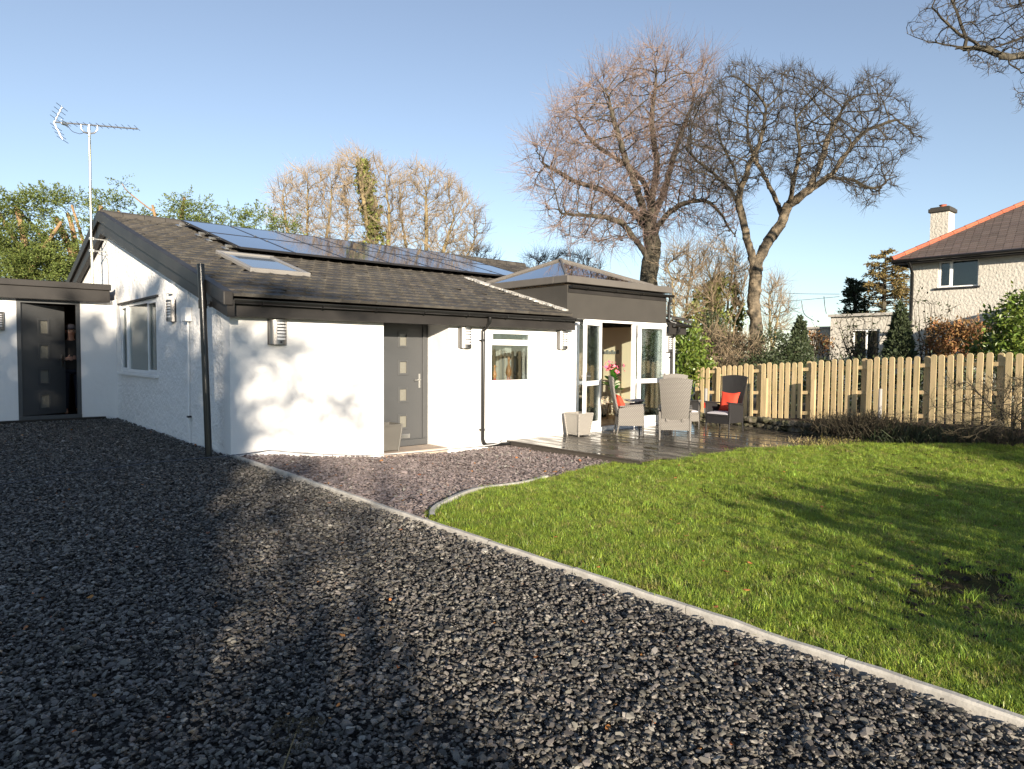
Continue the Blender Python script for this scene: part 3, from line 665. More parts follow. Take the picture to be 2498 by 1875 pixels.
def french_leaf(xf, W_):
    mb = MB(); h = 2.30; s = .085
    mb.box(0, s, 0, .055, 0, h).box(W_ - s, W_, 0, .055, 0, h).box(s, W_ - s, 0, .055, 0, .16).box(s, W_ - s, 0, .055, h - .10, h).box(s, W_ - s, .001, .054, .93, 1.03)
    V, F, I = mb.data(); q = MB(); q.raw(xf(V), F); lf = build('french_door_leaf', q, m_upvc, house, bevel=.004)
    V, F, I = MB().box(s, W_ - s, .022, .034, .16, h - .10).data(); q = MB(); q.raw(xf(V), F); build('pane', q, m_glass, lf)
    hd = MB(); hd.box(W_ - .055, W_ - .03, -.012, 0, 1.0, 1.22); hd.tube([(W_ - .042, -.005, 1.14), (W_ - .042, -.05, 1.14), (W_ - .06, -.055, 1.14), (W_ - .17, -.055, 1.135)], .01, 8)
    hd.box(W_ - .055, W_ - .03, .055, .067, 1.0, 1.22); hd.tube([(W_ - .042, .06, 1.14), (W_ - .042, .10, 1.14), (W_ - .06, .105, 1.14), (W_ - .17, .105, 1.135)], .01, 8)
    V, F, I = hd.data(); q = MB(); q.raw(xf(V), F); build('handle', q, m_chrome, lf, smooth=True)
    for z in (.25, 1.15, 2.05):
        hg = MB(); hg.tube([(-.01, -.01, z - .05), (-.01, -.01, z + .05)], .014, 8)
        V, F, I = hg.data(); q = MB(); q.raw(xf(V), F); build('hinge', q, m_upvc, lf, smooth=True)
french_leaf(xf_at((12.52, YW - .065, -.085), R_(-2)), .98)
def xl(V):   # left leaf: hinge at 11.22, swung back over the side light
    V = V * np.array([-1, -1, 1]); a = R_(20); Rm = rotz(a); return V @ Rm.T + np.array((11.20, YW - .03, -.085))
french_leaf(xl, .92)
# room behind the french doors
rm = MB(); rm.box(10.12, 10.2, 10.25, 15.2, -.1, 2.38).box(13.55, 13.63, 10.25, 13.2, -.1, 2.9).box(13.55, 15.5, 13.2, 13.28, -.1, 2.38).box(15.4, 15.5, 13.28, 15.2, -.1, 2.38).box(10.2, 15.4, 15.1, 15.2, -.1, 2.38)
build('room_lining', rm, m_inner, house)
build('room_ceiling', MB().box(10.2, 15.4, 13.05, 15.1, 2.38, 2.42), m_innerw, house)
build('room_floor', MB().box(10.2, 15.4, YW + .101, 15.1, -.095, -.06), mat('oak_floorboards', (.36, .21, .10), .35, var=.8, vscale=3, stretch=(1, 8, 1), col2=(.28, .16, .08)), house)

# rooflight box over the french doors
rl = MB(); cx0, cx1, cy1 = 10.19, 13.60, 13.35
rl.prism([(cx0, YW, 2.3), (cx0, cy1, 3.28), (cx0, cy1, 2.95), (cx0, YW, 2.95)][::-1], (.12, 0, 0))
rl.prism([(cx1 - .12, YW, 2.3), (cx1 - .12, cy1, 3.28), (cx1 - .12, cy1, 2.95), (cx1 - .12, YW, 2.95)][::-1], (.12, 0, 0))
lantern = MB(); lantern.box(cx0, cx1, YW - .012, YW + .2, 2.264, 2.95).box(cx0, cx0 + .14, YW + .201, 13.3, 2.2, 2.95).box(cx1 - .14, cx1, YW + .201, 13.3, 2.2, 2.95).box(cx0 + .14, cx1 - .14, 13.06, 13.3, 2.43, 2.95)
lbox = build('rooflight_box', lantern, m_blackr, house)
cp = MB(); o_ = .10
cp.box(cx0 - o_, cx1 + o_, YW - o_ - .02, YW + .30, 2.985, 3.13).box(cx0 - o_, cx0 + .3, YW + .301, 13.5, 2.985, 3.13).box(cx1 - .3, cx1 + o_, YW + .301, 13.5, 2.985, 3.13).box(cx0 + .3, cx1 - .3, 13.0, 13.5, 2.985, 3.13)
build('coping', cp, m_coping, lbox, bevel=.012)
gutter(cx0 + .02, cx1 + .16, YW - .085, 2.935, parent=lbox)
build('under_fascia', MB().box(cx0 + .02, cx1 - .02, YW - .03, YW - .013, 2.79, 2.88), m_fascia, lbox)
pipe([(13.66, 9.875, 2.9), (13.66, 9.875, 2.83), (13.66, 9.90, 2.76), (13.66, 9.91, 2.68), (13.66, 9.91, 2.36), (13.70, 9.88, 2.3), (13.80, 9.80, 2.27)], .036, parent=house)
fa_ = [onz(1383, 670, 3.15), onz(1540, 694, 3.15), onz(1193, 687, 3.15)]
lx0, ly0 = 10.36, 10.15; lx1, ly1 = 13.35, 13.15; lz = 3.15; ap = np.array([11.68, 11.64, 3.76])
gl = MB(); cs = [(lx0, ly0, lz), (lx1, ly0, lz), (lx1, ly1, lz), (lx0, ly1, lz)]
for i in range(4):
    a, b = np.array(cs[i]), np.array(cs[(i + 1) % 4]); n_ = np.cross(b - a, ap - a); n_ /= np.linalg.norm(n_)
    gl.prism([a, b, ap], -n_ * .01)
lan = build('rooflight_pane', gl, m_glass_l, lbox)
bar = MB()
for c in cs: bar.tube([np.array(c) + [0, 0, .015], ap + [0, 0, .015]], .034, 6)
for i in range(4): bar.tube([np.array(cs[i]) + [0, 0, .0], np.array(cs[(i + 1) % 4]) + [0, 0, .0]], .03, 6)
bar.blob(ap + [0, 0, .01], (.06, .06, .05), 8)
build('rooflight_bar', bar, m_coping, lbox)

# skylight in the tiles
nrm = np.array([0, -.2764, 1]); nrm /= np.linalg.norm(nrm); sld = np.array([0, 1, .2764]); sld /= np.linalg.norm(sld); xd = np.array([1., 0, 0])
RB = np.stack([xd, sld, nrm], 1)
def rp(x, y, h): return np.array([x, y, zr(y)]) + nrm * h
sk = MB(); sx0, sx1, sy0, sy1 = 4.27, 5.35, 11.66, 13.42
cc = lambda x, y, h: rp(x, y, h); Ls = (sy1 - sy0) / .964
sk.obox(rp((sx0 + sx1) / 2, sy0 + .04, .045), (sx1 - sx0, .09, .075), RB).obox(rp((sx0 + sx1) / 2, sy1 - .04, .045), (sx1 - sx0, .12, .08), RB)
sk.obox(rp(sx0 + .045, (sy0 + sy1) / 2, .043), (.09, Ls - .15, .07), RB).obox(rp(sx1 - .045, (sy0 + sy1) / 2, .043), (.09, Ls - .15, .07), RB)
sky_ = build('skylight', sk, mat('grey_skylight_trim', (.22, .21, .195), .45), house, bevel=.01)
gm = mat('skylight_glass', (.10, .13, .17), .05, spec=1.0); build('pane', MB().obox(rp((sx0 + sx1) / 2, (sy0 + sy1) / 2, .05), (sx1 - sx0 - .15, Ls - .2, .01), RB), gm, sky_)

# solar panels
pw, ph, npn = 1.125, 2.02, 7; base_x, base_y = 4.78, 13.62
lab_row = ('lower', 'upper'); ordn = ['first', 'second', 'third', 'fourth', 'fifth', 'sixth', 'seventh']
for r in range(2):
    for c in range(npn):
        x0 = base_x + c * pw; yb = base_y + r * (ph + .02) * .964
        ctr = rp(x0 + pw / 2, yb + ph / 2 * .964, .15)
        t = thing('solar_panel', f'{lab_row[r]} row solar panel, {ordn[c]} from the left end of the roof array', 'solar panel', tuple(ctr), 'solar panels on the tiled roof')
        build('cell_sheet', MB().obox(ctr, (pw - .03, ph - .03, .03), RB), m_panel, t)
        fm = MB()
        for sx_, sy_, wx, wy in ((-1, 0, .016, ph - .006), (1, 0, .016, ph - .006), (0, -1, pw - .04, .016), (0, 1, pw - .04, .016)):
            fm.obox(ctr + xd * sx_ * (pw / 2 - .011) + sld * sy_ * (ph / 2 - .011), (wx, wy, .042), RB)
        build('panel_frame', fm, m_dark, t)
rl_ = thing('mounting_rail', 'bare aluminium mounting rails poking out at the left end of the solar array', 'bracket', tuple(rp(4.7, 15, .08)), None)
for i, yy_ in enumerate((14.15, 15.15, 15.85, 17.3)):
    build('rail', MB().obox(rp(8.72, yy_, .095), (8.08 , .045, .045), RB).obox(rp(4.66, yy_ - .05, .05), (.09, .24, .022), RB), m_alu, rl_)
for r_ in (14.15, 15.15, 15.85, 17.3):
    for c in range(1, npn): build('panel_clamp', MB().obox(rp(base_x + c * pw, r_, .176), (.045, .06, .012), RB), m_alu, rl_)

# ================================================================== WALL LIGHTS, BOXES, PIPES, AERIAL
def wall_lamp():
    t = thing('wall_light', 'x', 'wall lamp', (0, 0, 0), 'louvred steel wall lights on the white walls')
    W2, H2, D2 = .135, .185, .10
    n = 11; prof = [(-W2 * math.cos(math.pi * k / (n - 1)), -D2 * math.sin(math.pi * k / (n - 1)) ** .8) for k in range(n)]
    b = MB()
    b.prism([(x, y, H2 - .035) for x, y in prof], (0, 0, .035)); b.prism([(x, y, -H2) for x, y in prof], (0, 0, .07))
    # side shells left and right of the window
    for rng_ in ((0, 4), (8, 10)):
        pts = prof[rng_[0]:rng_[1] + 1]; inn = [(x * .93, y * .93) for x, y in reversed(pts)]
        b.prism([(x, y, -H2 + .07) for x, y in pts + inn], (0, 0, 2 * H2 - .105))
    build('housing', b, m_steel, t, smooth=True)
    d = MB(); d.prism([(x * .86, y * .86, -H2 + .072) for x, y in prof], (0, 0, 2 * H2 - .109)); build('diffuser', d, m_diff, t)
    for k in range(5):
        z = -H2 + .105 + k * .047; pts = prof[4:9]; inn = [(x * .94, y * .94) for x, y in reversed(pts)]
        build('louvre', MB().prism([(x, y * 1.02, z) for x, y in pts + inn], (0, 0, .013)), m_dark, t)
    build('sensor', MB().blob((.02, -D2 * .98, -H2 + .035), (.018, .014, .018), 8), m_dark, t, smooth=True)
    build('back_plate', MB().box(-W2 - .006, W2 + .006, 0, .02, -H2 - .004, H2 + .004), m_dark, t)
    return t
lamp0 = wall_lamp()
lampspots = [((4.035, YW - .018, 1.80), 0, 'steel louvred wall light under the eaves between house corner and grey front door'),
             ((7.53, YW - .018, 1.785), 0, 'steel louvred wall light between the grey front door and the kitchen window'),
             ((10.045, YW - .018, 1.79), 0, 'steel louvred wall light between the kitchen window and the french doors'),
             ((13.66, YW - .018, 1.76), 0, 'steel louvred wall light right of the french doors beside a downpipe'),
             ((XG - .018, 12.75, 2.20), -90, 'steel louvred wall light on the shaded gable wall beside its window'),
             ((1.20, YWING - .018, 2.09), 0, 'steel louvred wall light at the photo edge, left of the half open dark door')]
for i, (p, a, lab) in enumerate(lampspots):
    t = lamp0 if i == 0 else copy_tree(lamp0); t.location = p; t.rotation_euler = (0, 0, R_(a)); t['label'] = lab

fp = onz(506, 1086, 0)
fl = thing('flue_pipe', 'tall black plastic pipe standing free of the gable near the house corner', 'pipe', (3.12, 10.2, 0))
build('lower_pipe', MB().tube([(3.12, 10.20, -.1), (3.105, 10.335, 2.14)], .048, 16), m_pipe, fl, smooth=True)
build('upper_pipe', MB().tube([(3.105, 10.337, 2.19), (3.095, 10.38, 2.76)], .051, 16, cap=False).tube([(3.095, 10.38, 2.735), (3.095, 10.38, 2.74)], .048, 16), m_pipe, fl, smooth=True)
build('collar', MB().tube([(3.105, 10.335, 2.12), (3.103, 10.34, 2.24)], .060, 16), m_pipe, fl, smooth=True)
build('bracket', MB().tube([(3.105, 10.33, 2.16), (3.199, 10.28, 2.18)], .012, 8).box(3.18, 3.199, 10.24, 10.32, 2.14, 2.22), m_pipe, fl)
jb = thing('meter_box', 'small white cable box on the shaded gable wall beside the black pipe', 'box', (XG, 11.85, 2.1))
build('case', MB().box(XG - .10, XG - .002, 11.72, 11.98, 1.99, 2.22), m_upvc, jb, bevel=.01)
build('conduit', MB().tube([(XG - .03, 11.83, 1.99), (XG - .03, 11.83, 1.2), (XG - .035, 11.84, .6), (XG - .03, 11.83, .0)], .014, 8).tube([(XG - .03, 11.86, 2.22), (XG - .03, 11.80, 2.36), (XG - .02, 11.78, 2.6)], .012, 8), m_upvc, jb, smooth=True)
build('conduit_clip', MB().box(XG - .06, XG - .002, 11.80, 11.87, .42, .45), m_dark, jb)
tag(build('junction_box', MB().box(XG - .07, XG - .002, 12.75, 12.92, 2.50, 2.66), m_upvc, None, bevel=.01), 'tiny white junction box high on the gable, just under the black verge', 'box')

an = thing('television_aerial', 'tall metal television aerial pole rising beside the gable, many-rod antenna on top', 'aerial', (3.05, 18.2, 3.0))
ax_, ay_ = 3.03, 18.05
zt = float(onx(221, 318, 3.03)[2])
build('pole', MB().tube([(ax_, ay_, 2.9), (ax_, ay_, zt)], .026, 12), m_galv, an, smooth=True)
bk = MB()
for z in (4.05, 3.78): bk.tube([(ax_ - .06, ay_ - .03, z), (ax_ + .06, ay_ - .03, z), (XG + .0, ay_ + .02, z)], .018, 8); bk.obox((ax_, ay_, z), (.09, .09, .05))
bk.box(XG - .03, XG - .001, ay_ - .04, ay_ + .04, 3.72, 4.12); build('wall_bracket', bk, m_alu, an)
rt = np.array([M[0, 0], M[0, 1], 0]); rt /= np.linalg.norm(rt); fw = np.array([-rt[1], rt[0], 0])
bd = rt * math.cos(.18) + fw * math.sin(.18); pd = -rt * math.sin(.18) + fw * math.cos(.18)
c0 = np.array([ax_, ay_, zt]); bm_l, bm_r = -.72, 1.02; cbase = c0 + [0, 0, .16]
def bp(s, q=0, z=0): return cbase + bd * s + pd * q + np.array([0, 0, z])
build('boom', MB().tube([bp(bm_l, 0, .02), bp(bm_r, 0, -.02)], .017, 8), m_alu, an, smooth=True)
cr2 = MB(); 
for sg in (-1, 1): cr2.tube([c0 + [0, 0, -.03], c0 + bd * sg * .10 + [0, 0, -.01], c0 + bd * sg * .17 + [0, 0, .06], c0 + bd * sg * .17 + [0, 0, .15]], .018, 8)
cr2.tube([c0 + [0, 0, -.05], c0 + [0, 0, .15]], .028, 8); build('cradle', cr2, m_alu, an, smooth=True)
for s in np.linspace(-.45, 1.0, 12): build('director_rod', MB().tube([bp(s, -.19, 0), bp(s, .19, -.0)], .005, 5), m_dark, an)
for sg in (1, -1):
    build('reflector_bar', MB().tube([bp(bm_l, 0, 0), bp(bm_l + .17, 0, sg * .36)], .018, 8), m_alu, an, smooth=True)
    for k in range(1, 5):
        s = bm_l + .17 * k / 4; build('reflector_rod', MB().tube([bp(s, -.27, sg * .36 * k / 4), bp(s, .27, sg * .36 * k / 4)], .006, 5), m_dark, an)
build('dipole', MB().obox(bp(-.5, 0, .0), (.10, .10, .06), rotz(.3)).tube([bp(-.5, -.16, .03), bp(-.5, .16, .03), bp(-.5, .16, -.03), bp(-.5, -.16, -.03)], .008, 6), m_alu, an)
build('aerial_cable', MB().tube(cr([bp(-.45, 0, -.03), bp(-.35, 0, -.16), bp(-.2, 0, -.21), c0 + [0, -.03, -.12], c0 + [.01, -.05, -1.5], c0 + [.03, -.05, -2.6], (XG - .02, ay_ - .04, 3.6), (XG - .03, ay_ - .1, 2.8)], 4), .006, 5), m_dark, an)

cb = cr([(3.9, 9.9, .05), (3.3, 9.85, .03), (2.4, 9.9, .02), (1.2, 9.6, .02), (0, 8.9, .02), (-1.6, 8.1, .02)], 6)
tag(build('ground_cable', MB().tube(cb, .006, 6), mat('grey_cable', (.08, .085, .10), .5)), 'thin grey cable snaking across the dark gravel towards the left', 'cable')
cb = cr([(3.9, 9.9, .05), (4.6, 9.87, -.06), (5.6, 9.86, -.17), (6.5, 9.85, -.2), (7.2, 9.84, -.2), (8.1, 9.78, -.20), (8.35, 9.76, -.12), (8.55, 9.80, -.09)], 6)
tag(build('wall_cable', MB().tube(cb, .010, 6), mat('pale_cable', (.45, .44, .44), .5)), 'thin pale cable lying along the foot of the white front wall', 'cable')

# ================================================================== DECK
DZ = -.17
deck = thing('decking', 'low dark wet decking platform of long boards outside the french doors', 'decking', (8.57, 9.9, DZ))
db = MB(); x = 8.70
while x < 15.2:
    db.box(x, x + .137, 5.4 if x > 9.0 else 6.7, 9.94 if x < 14.0 else 13.0, DZ - .028, DZ); x += .1455
build('deck_board', db, m_deck, deck)
build('border_board', MB().box(8.555, 8.694, 6.7, 9.94, DZ - .028, DZ + .0015), m_deck, deck, bevel=.004)
build('side_board', MB().box(8.572, 8.60, 6.7, 9.94, DZ - .13, DZ - .030).box(8.578, 8.602, 6.7, 9.94, DZ - .25, DZ - .136), m_deck, deck)
build('under_frame', MB().box(8.75, 15.1, 6.8, 9.9, DZ - .25, DZ - .04), m_dark, deck)

def planter(m):
    t = thing('planter', 'x', 'planter', (0, 0, 0))
    for_ = MB(); b, tp, h = .155, .205, .47
    V = []; n4 = [(-1, -1), (1, -1), (1, 1), (-1, 1)]
    for s, z in ((b, .025), (tp, h), (tp - .018, h), (b - .015, .10)):
        for a, c in n4: V.append((a * s, c * s, z))
    F = [(3, 2, 1, 0)] + [(k * 4 + i, k * 4 + (i + 1) % 4, (k + 1) * 4 + (i + 1) % 4, (k + 1) * 4 + i) for k in range(3) for i in range(4)] + [(12, 13, 14, 15)]
    for_.raw(V, F); build('body', for_, m, t)
    for a, c in n4:
        build('corner_post', MB().tube([(a * (b + .004), c * (b + .004), 0), (a * (tp + .004), c * (tp + .004), h)], .016, 6), m, t)
    build('rim', MB().box(-tp - .01, tp + .01, -tp - .01, -tp + .015, h - .02, h + .006).box(-tp - .01, tp + .01, tp - .015, tp + .01, h - .02, h + .006).box(-tp - .01, -tp + .015, -tp + .015, tp - .015, h - .02, h + .006).box(tp - .015, tp + .01, -tp + .015, tp - .015, h - .02, h + .006), m, t)
    build('soil', MB().box(-tp + .03, tp - .03, -tp + .03, tp - .03, h - .10, h - .06), m_soil, t)
    return t
p1 = planter(m_plant); p1.location = (10.23, 9.62, DZ); p1['label'] = 'empty pale wicker planter on the deck, left of the open french doors'
p2 = planter(mat('grey_painted_planter', (.10, .095, .085), .45)); p2.location = (6.06, 10.26, -.195); p2['label'] = 'dark tapered planter tucked inside the front door recess'

# ------------------------------------------------------------------ chairs
def chair(m, label):
    t = thing('garden_chair', label, 'chair', (0, 0, 0), 'high backed wicker chairs on the deck')
    hw = .315
    for sg in (-1, 1):
        # side panel: flat slab, front edge slightly forward at the arm
        y0 = sg * hw; y1 = sg * (hw - .045)
        prof = [(-.28, .20), (.25, .20), (.26, .55), (.27, .625), (.22, .64), (-.10, .60), (-.27, .56)]
        build('side_panel', MB().prism([(x, y0, z) for x, z in prof], (0, y1 - y0, 0)), m, t, bevel=.012)
        build('armrest', MB().prism([(-.25, sg * (hw + .012), .585), (.29, sg * (hw + .012), .635), (.285, sg * (hw + .012), .665), (-.25, sg * (hw + .012), .615)], (0, -sg * .085, 0)), m, t, bevel=.01)
        for x0, x1 in ((-.26, -.30), (.235, .245)):
            build('leg', MB().tube([(x1, sg * (hw - .024), 0), (x0, sg * (hw - .024), .22)], [.015, .021], 8), m, t, smooth=True)
    build('seat', MB().box(-.24, .26, -hw + .046, hw - .046, .34, .385), m, t, bevel=.01)
    build('front_apron', MB().box(.235, .262, -hw + .046, hw - .046, .18, .339), m, t)
    build('rear_panel', MB().prism([(-.285, -hw + .046, .20), (-.285, hw - .046, .20), (-.27, hw - .046, .42), (-.27, -hw + .046, .42)], (.03, 0, 0)), m, t)
    # curved flared back
    A = []; nz, ny = 12, 12; H0, H1 = .36, 1.20
    for off_ in (0, .035):
        for i in range(nz + 1):
            s = i / nz; wdt = .255 + .065 * s ** 1.6; lean = -.26 - .20 * s - .03 * math.sin(s * math.pi)
            row = []
            for j in range(ny + 1):
                q = j / ny * 2 - 1; top = (.035 * (1 - q * q) - .0) * s
                row.append((lean + .05 * q * q * (.4 + .6 * s) + off_, q * wdt, H0 + (H1 - H0) * s + top))
            A.append(row)
    b = MB(); n = nz + 1; G = A
    b.grid([r for r in G[:n]]); b.grid([list(reversed(r)) for r in G[n:]])
    b.grid([G[nz][::-1], G[2 * nz + 1][::-1]]); b.grid([G[0], G[n]])
    b.grid([[r[0] for r in G[:n]], [r[0] for r in G[n:]]]); b.grid([[r[-1] for r in G[n:]], [r[-1] for r in G[:n]]])
    build('backrest', b, m, t, smooth=True, ang=50)
    for sg in (-1, 1): build('recline_hinge', MB().box(-.30, -.265, sg * .15 - .025, sg * .15 + .025, .37, .43), m, t)
    return t
def loose(o, x, y, a, z=DZ): o.location = (x, y, z); o.rotation_euler = (0, 0, R_(a))
c1 = chair(m_wick, 'grey wicker chair seen side-on in front of the open french doors, red cushion inside')
loose(c1, 11.28, 9.13, -44)
c2 = copy_tree(c1); c2['label'] = 'grey wicker chair nearest the lawn, seen squarely from behind'; loose(c2, 11.36, 8.05, 35.5)
c3 = copy_tree(c1); c3['label'] = 'grey wicker chair mostly hidden behind the nearer chair, bare pale seat pad showing'; loose(c3, 13.15, 9.12, -118)
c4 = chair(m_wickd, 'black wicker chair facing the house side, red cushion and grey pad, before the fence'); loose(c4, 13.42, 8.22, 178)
def pad():
    mb = MB(); n = 9; top = []
    g = np.linspace(-1, 1, n)
    for z_, k in ((0, 1), (1, 1)): pass
    T = [[(x * .235 + .005, y * .255, .05 * (1 - (abs(x) ** 6 + abs(y) ** 6) * .35) + .004 * math.sin(9 * x) * math.cos(7 * y)) for y in g] for x in g]
    B = [[(p[0], p[1], 0) for p in reversed(r)] for r in T]
    mb.grid([r[::-1] for r in T][::-1]); mb.grid([[ (x * .235 + .005, y * .255, 0) for y in g] for x in g][::-1])
    for a, b in ((0, 0),):
        pass
    e = [T[i][0] for i in range(n)] + [T[-1][j] for j in range(1, n)] + [T[i][-1] for i in range(n - 2, -1, -1)] + [T[0][j] for j in range(n - 2, 0, -1)]
    e2 = [(p[0], p[1], 0) for p in e]; mb.grid([e + [e[0]], e2 + [e2[0]]])
    o = build('seat_pad', mb, m_cush, None, smooth=True); return o
def place_on(o, ch, lx, lz, rz=0, ly=0):
    a = ch.rotation_euler.z; c, s = math.cos(a), math.sin(a)
    o.location = (ch.location.x + c * lx - s * ly, ch.location.y + s * lx + c * ly, ch.location.z + lz); o.rotation_euler = (o.rotation_euler.x, o.rotation_euler.y, a + rz)
s1 = pad(); place_on(s1, c4, .02, .387); tag(s1, 'thin grey seat pad on the black wicker chair under the red cushion', 'seat pad', 'grey seat pads on the wicker chairs')
for ch, lab in ((c3, 'thin pale seat pad on the mostly hidden grey chair'), (c1, 'pale seat pad inside the side-on grey chair by the french doors')):
    s2 = s1.copy(); COL.objects.link(s2); place_on(s2, ch, .02, .387); s2['label'] = lab
def cushion():
    mb = MB(); n = 13; g = np.linspace(-1, 1, n)
    def f(u, v, sg):
        e = max(0, (1 - u ** 4) * (1 - v ** 4)) ** .55; k = 1 + .10 * (abs(u * v)) ** 2
        return (sg * .085 * e + .004 * math.sin(7 * u + 3 * v), u * .215 * k * (1 - .05 * (1 - v * v)), .215 + v * .215 * k * (1 - .05 * (1 - u * u)))
    mb.grid([[f(u, v, 1) for v in g] for u in g][::-1]); mb.grid([[f(u, v, -1) for v in g] for u in g])
    return build('cushion', mb, m_red, None, smooth=True, ang=80)
q1 = cushion(); q1.rotation_euler = (0, R_(-16), 0); place_on(q1, c4, -.13, .43, 0, .0); tag(q1, 'square red cushion leaning in the black wicker chair before the fence', 'cushion', 'red cushions on the chairs')
q2 = q1.copy(); COL.objects.link(q2); q2['label'] = 'red cushion half hidden by the arm of the side-on grey chair'; q2.rotation_euler = (0, R_(-24), 0); place_on(q2, c1, -.12, .43, 0, 0)
mg = MB(); mg.grid([[(x, y, .03 * abs(x) ** .5 * (1 if abs(x) > 0 else 0)) for y in (-.14, .14)] for x in np.linspace(-.2, .2, 9)]); mg.grid([[(x, y, .012 + .05 * abs(x) ** .5) for y in (.14, -.14)] for x in np.linspace(-.2, .2, 9)])
g_ = build('magazine', mg, mat('grey_newsprint', (.42, .41, .40), .8, var=1, vscale=18, col2=(.22, .16, .15)), None, smooth=True); place_on(g_, c1, .12, .675, .4, .29); g_.rotation_euler.x = .1; tag(g_, 'open grey magazine lying on the far arm of the side-on grey chair', 'magazine')

# ================================================================== INDOORS SEEN THROUGH THE DOORS
bx_, by_ = 12.62, 10.75
tb = thing('side_table', 'low wooden stool under the vase just inside the french doors', 'table', (bx_, by_, -.06))
build('table_top', MB().lathe([(.01, .36), (.17, .36), (.17, .39), (.01, .39)], (bx_, by_, -.06), 20), m_orangeb, tb)
for a in range(3): build('leg', MB().tube([(bx_ + .13 * math.cos(a * 2.1), by_ + .13 * math.sin(a * 2.1), -.06), (bx_ + .1 * math.cos(a * 2.1), by_ + .1 * math.sin(a * 2.1), .30)], .015, 6), m_orangeb, tb)
vs = thing('flower_vase', 'tall glass vase of pink flowers and big green leaves indoors behind the chair', 'vase', (bx_, by_, .33))
build('vase', MB().lathe([(.05, 0), (.07, .02), (.055, .12), (.045, .22), (.06, .26)], (bx_, by_, .33), 16), m_glass, vs, smooth=True)
m_bleaf = mat('glossy_house_leaf', (.05, .16, .02), .3, island=.6, translucent=.3); lfm = MB()
for i in range(22):
    a = rng.uniform(0, 6.28); el = rng.uniform(.2, 1.2); ln = rng.uniform(.22, .42); z0 = rng.uniform(.5, .95); d = np.array([math.cos(a) * math.cos(el), math.sin(a) * math.cos(el), math.sin(el)]); q = np.cross(d, [0, 0, 1.]); q /= np.linalg.norm(q)
    b = np.array([bx_, by_, z0]) + d * .03; rows = []
    for s in np.linspace(0, 1, 6): wv = math.sin(math.pi * min(1, s * .95 + .04)) * ln * .24; rows.append([b + d * ln * s - q * wv + [0, 0, -.3 * ln * s * s], b + d * ln * s + [0, 0, -.02 - .3 * ln * s * s], b + d * ln * s + q * wv + [0, 0, -.3 * ln * s * s]])
    lfm.grid(rows)
build('leaves', lfm, m_bleaf, vs, smooth=True)
st = MB()
for i in range(8): a = i * .8; st.tube([(bx_, by_, .40), (bx_ + .05 * math.cos(a), by_ + .05 * math.sin(a), .8), (bx_ + .10 * math.cos(a), by_ + .10 * math.sin(a), 1.2)], .005, 5)
build('stems', st, m_bleaf, vs)
Pf = np.array([bx_, by_, 1.22]) + rng.normal(0, 1, (60, 3)) * [.09, .09, .05]
V, F = leaves(Pf, .09, asp=.9); fast('petals', V, F, mat('pink_petals', (.62, .13, .20), .6, island=.4), vs)
so_ = thing('sofa', 'cream fluffy sofa indoors behind the french doors', 'sofa', (13.0, 11.9, -.06))
b = MB(); b.box(12.6, 13.5, 11.2, 12.9, .06, .38); build('seat', b, m_cush, so_, bevel=.05)
P = np.c_[rng.uniform(12.58, 13.5, 2600), rng.uniform(11.16, 12.9, 2600), rng.uniform(.05, .42, 2600)]; ed = rng.integers(0, 3, 2600); P[ed == 0, 0] = 12.58; P[ed == 1, 1] = 11.17; P[ed == 2, 2] = .40
V, F = leaves(P, .07, asp=.25, up=-.4); fast('fur_throw', V, F, mat('cream_fur', (.68, .58, .44), .95, island=.15), so_)
build('backrest', MB().box(13.3, 13.52, 11.2, 12.9, .381, .85), mat('cream_fabric', (.62, .53, .40), .95), so_, bevel=.06)
bk = thing('bookcase', 'low shelf of books glimpsed between the door frame and the chair', 'bookcase', (12.3, 11.0, -.06))
xb, yb = 12.05, 11.25
build('carcass', MB().box(xb, xb + .9, yb, yb + .25, .0, .03).box(xb, xb + .9, yb, yb + .25, .40, .43).box(xb - .03, xb, yb, yb + .25, -.06, .43).box(xb + .9, xb + .93, yb, yb + .25, -.06, .43), m_dark, bk)
mbk = mat('book_spines', (.22, .16, .10), .7, island=.9)
x = xb + .02
while x < xb + .85:
    w_ = rng.uniform(.02, .045); build('book', MB().box(x, x + w_, yb + .02, yb + .2, .031, .031 + rng.uniform(.2, .33)), mat('book_cover', tuple(rng.uniform(.02, .4, 3) * [1, .9, .7]), .7) if len(bk.children) % 4 == 0 else mbk, bk); x += w_ + .003
wa = MB()
for i in range(7): wa.box(13.53, 13.548, 11.35 + i * .085, 11.35 + i * .085 + .06, 1.52, 1.62 - .03 * (i % 2))
tag(build('wall_letters', wa, mat('grey_letters', (.30, .29, .27), .6)), 'small blurred row of grey letters on the cream wall indoors', 'wall art')
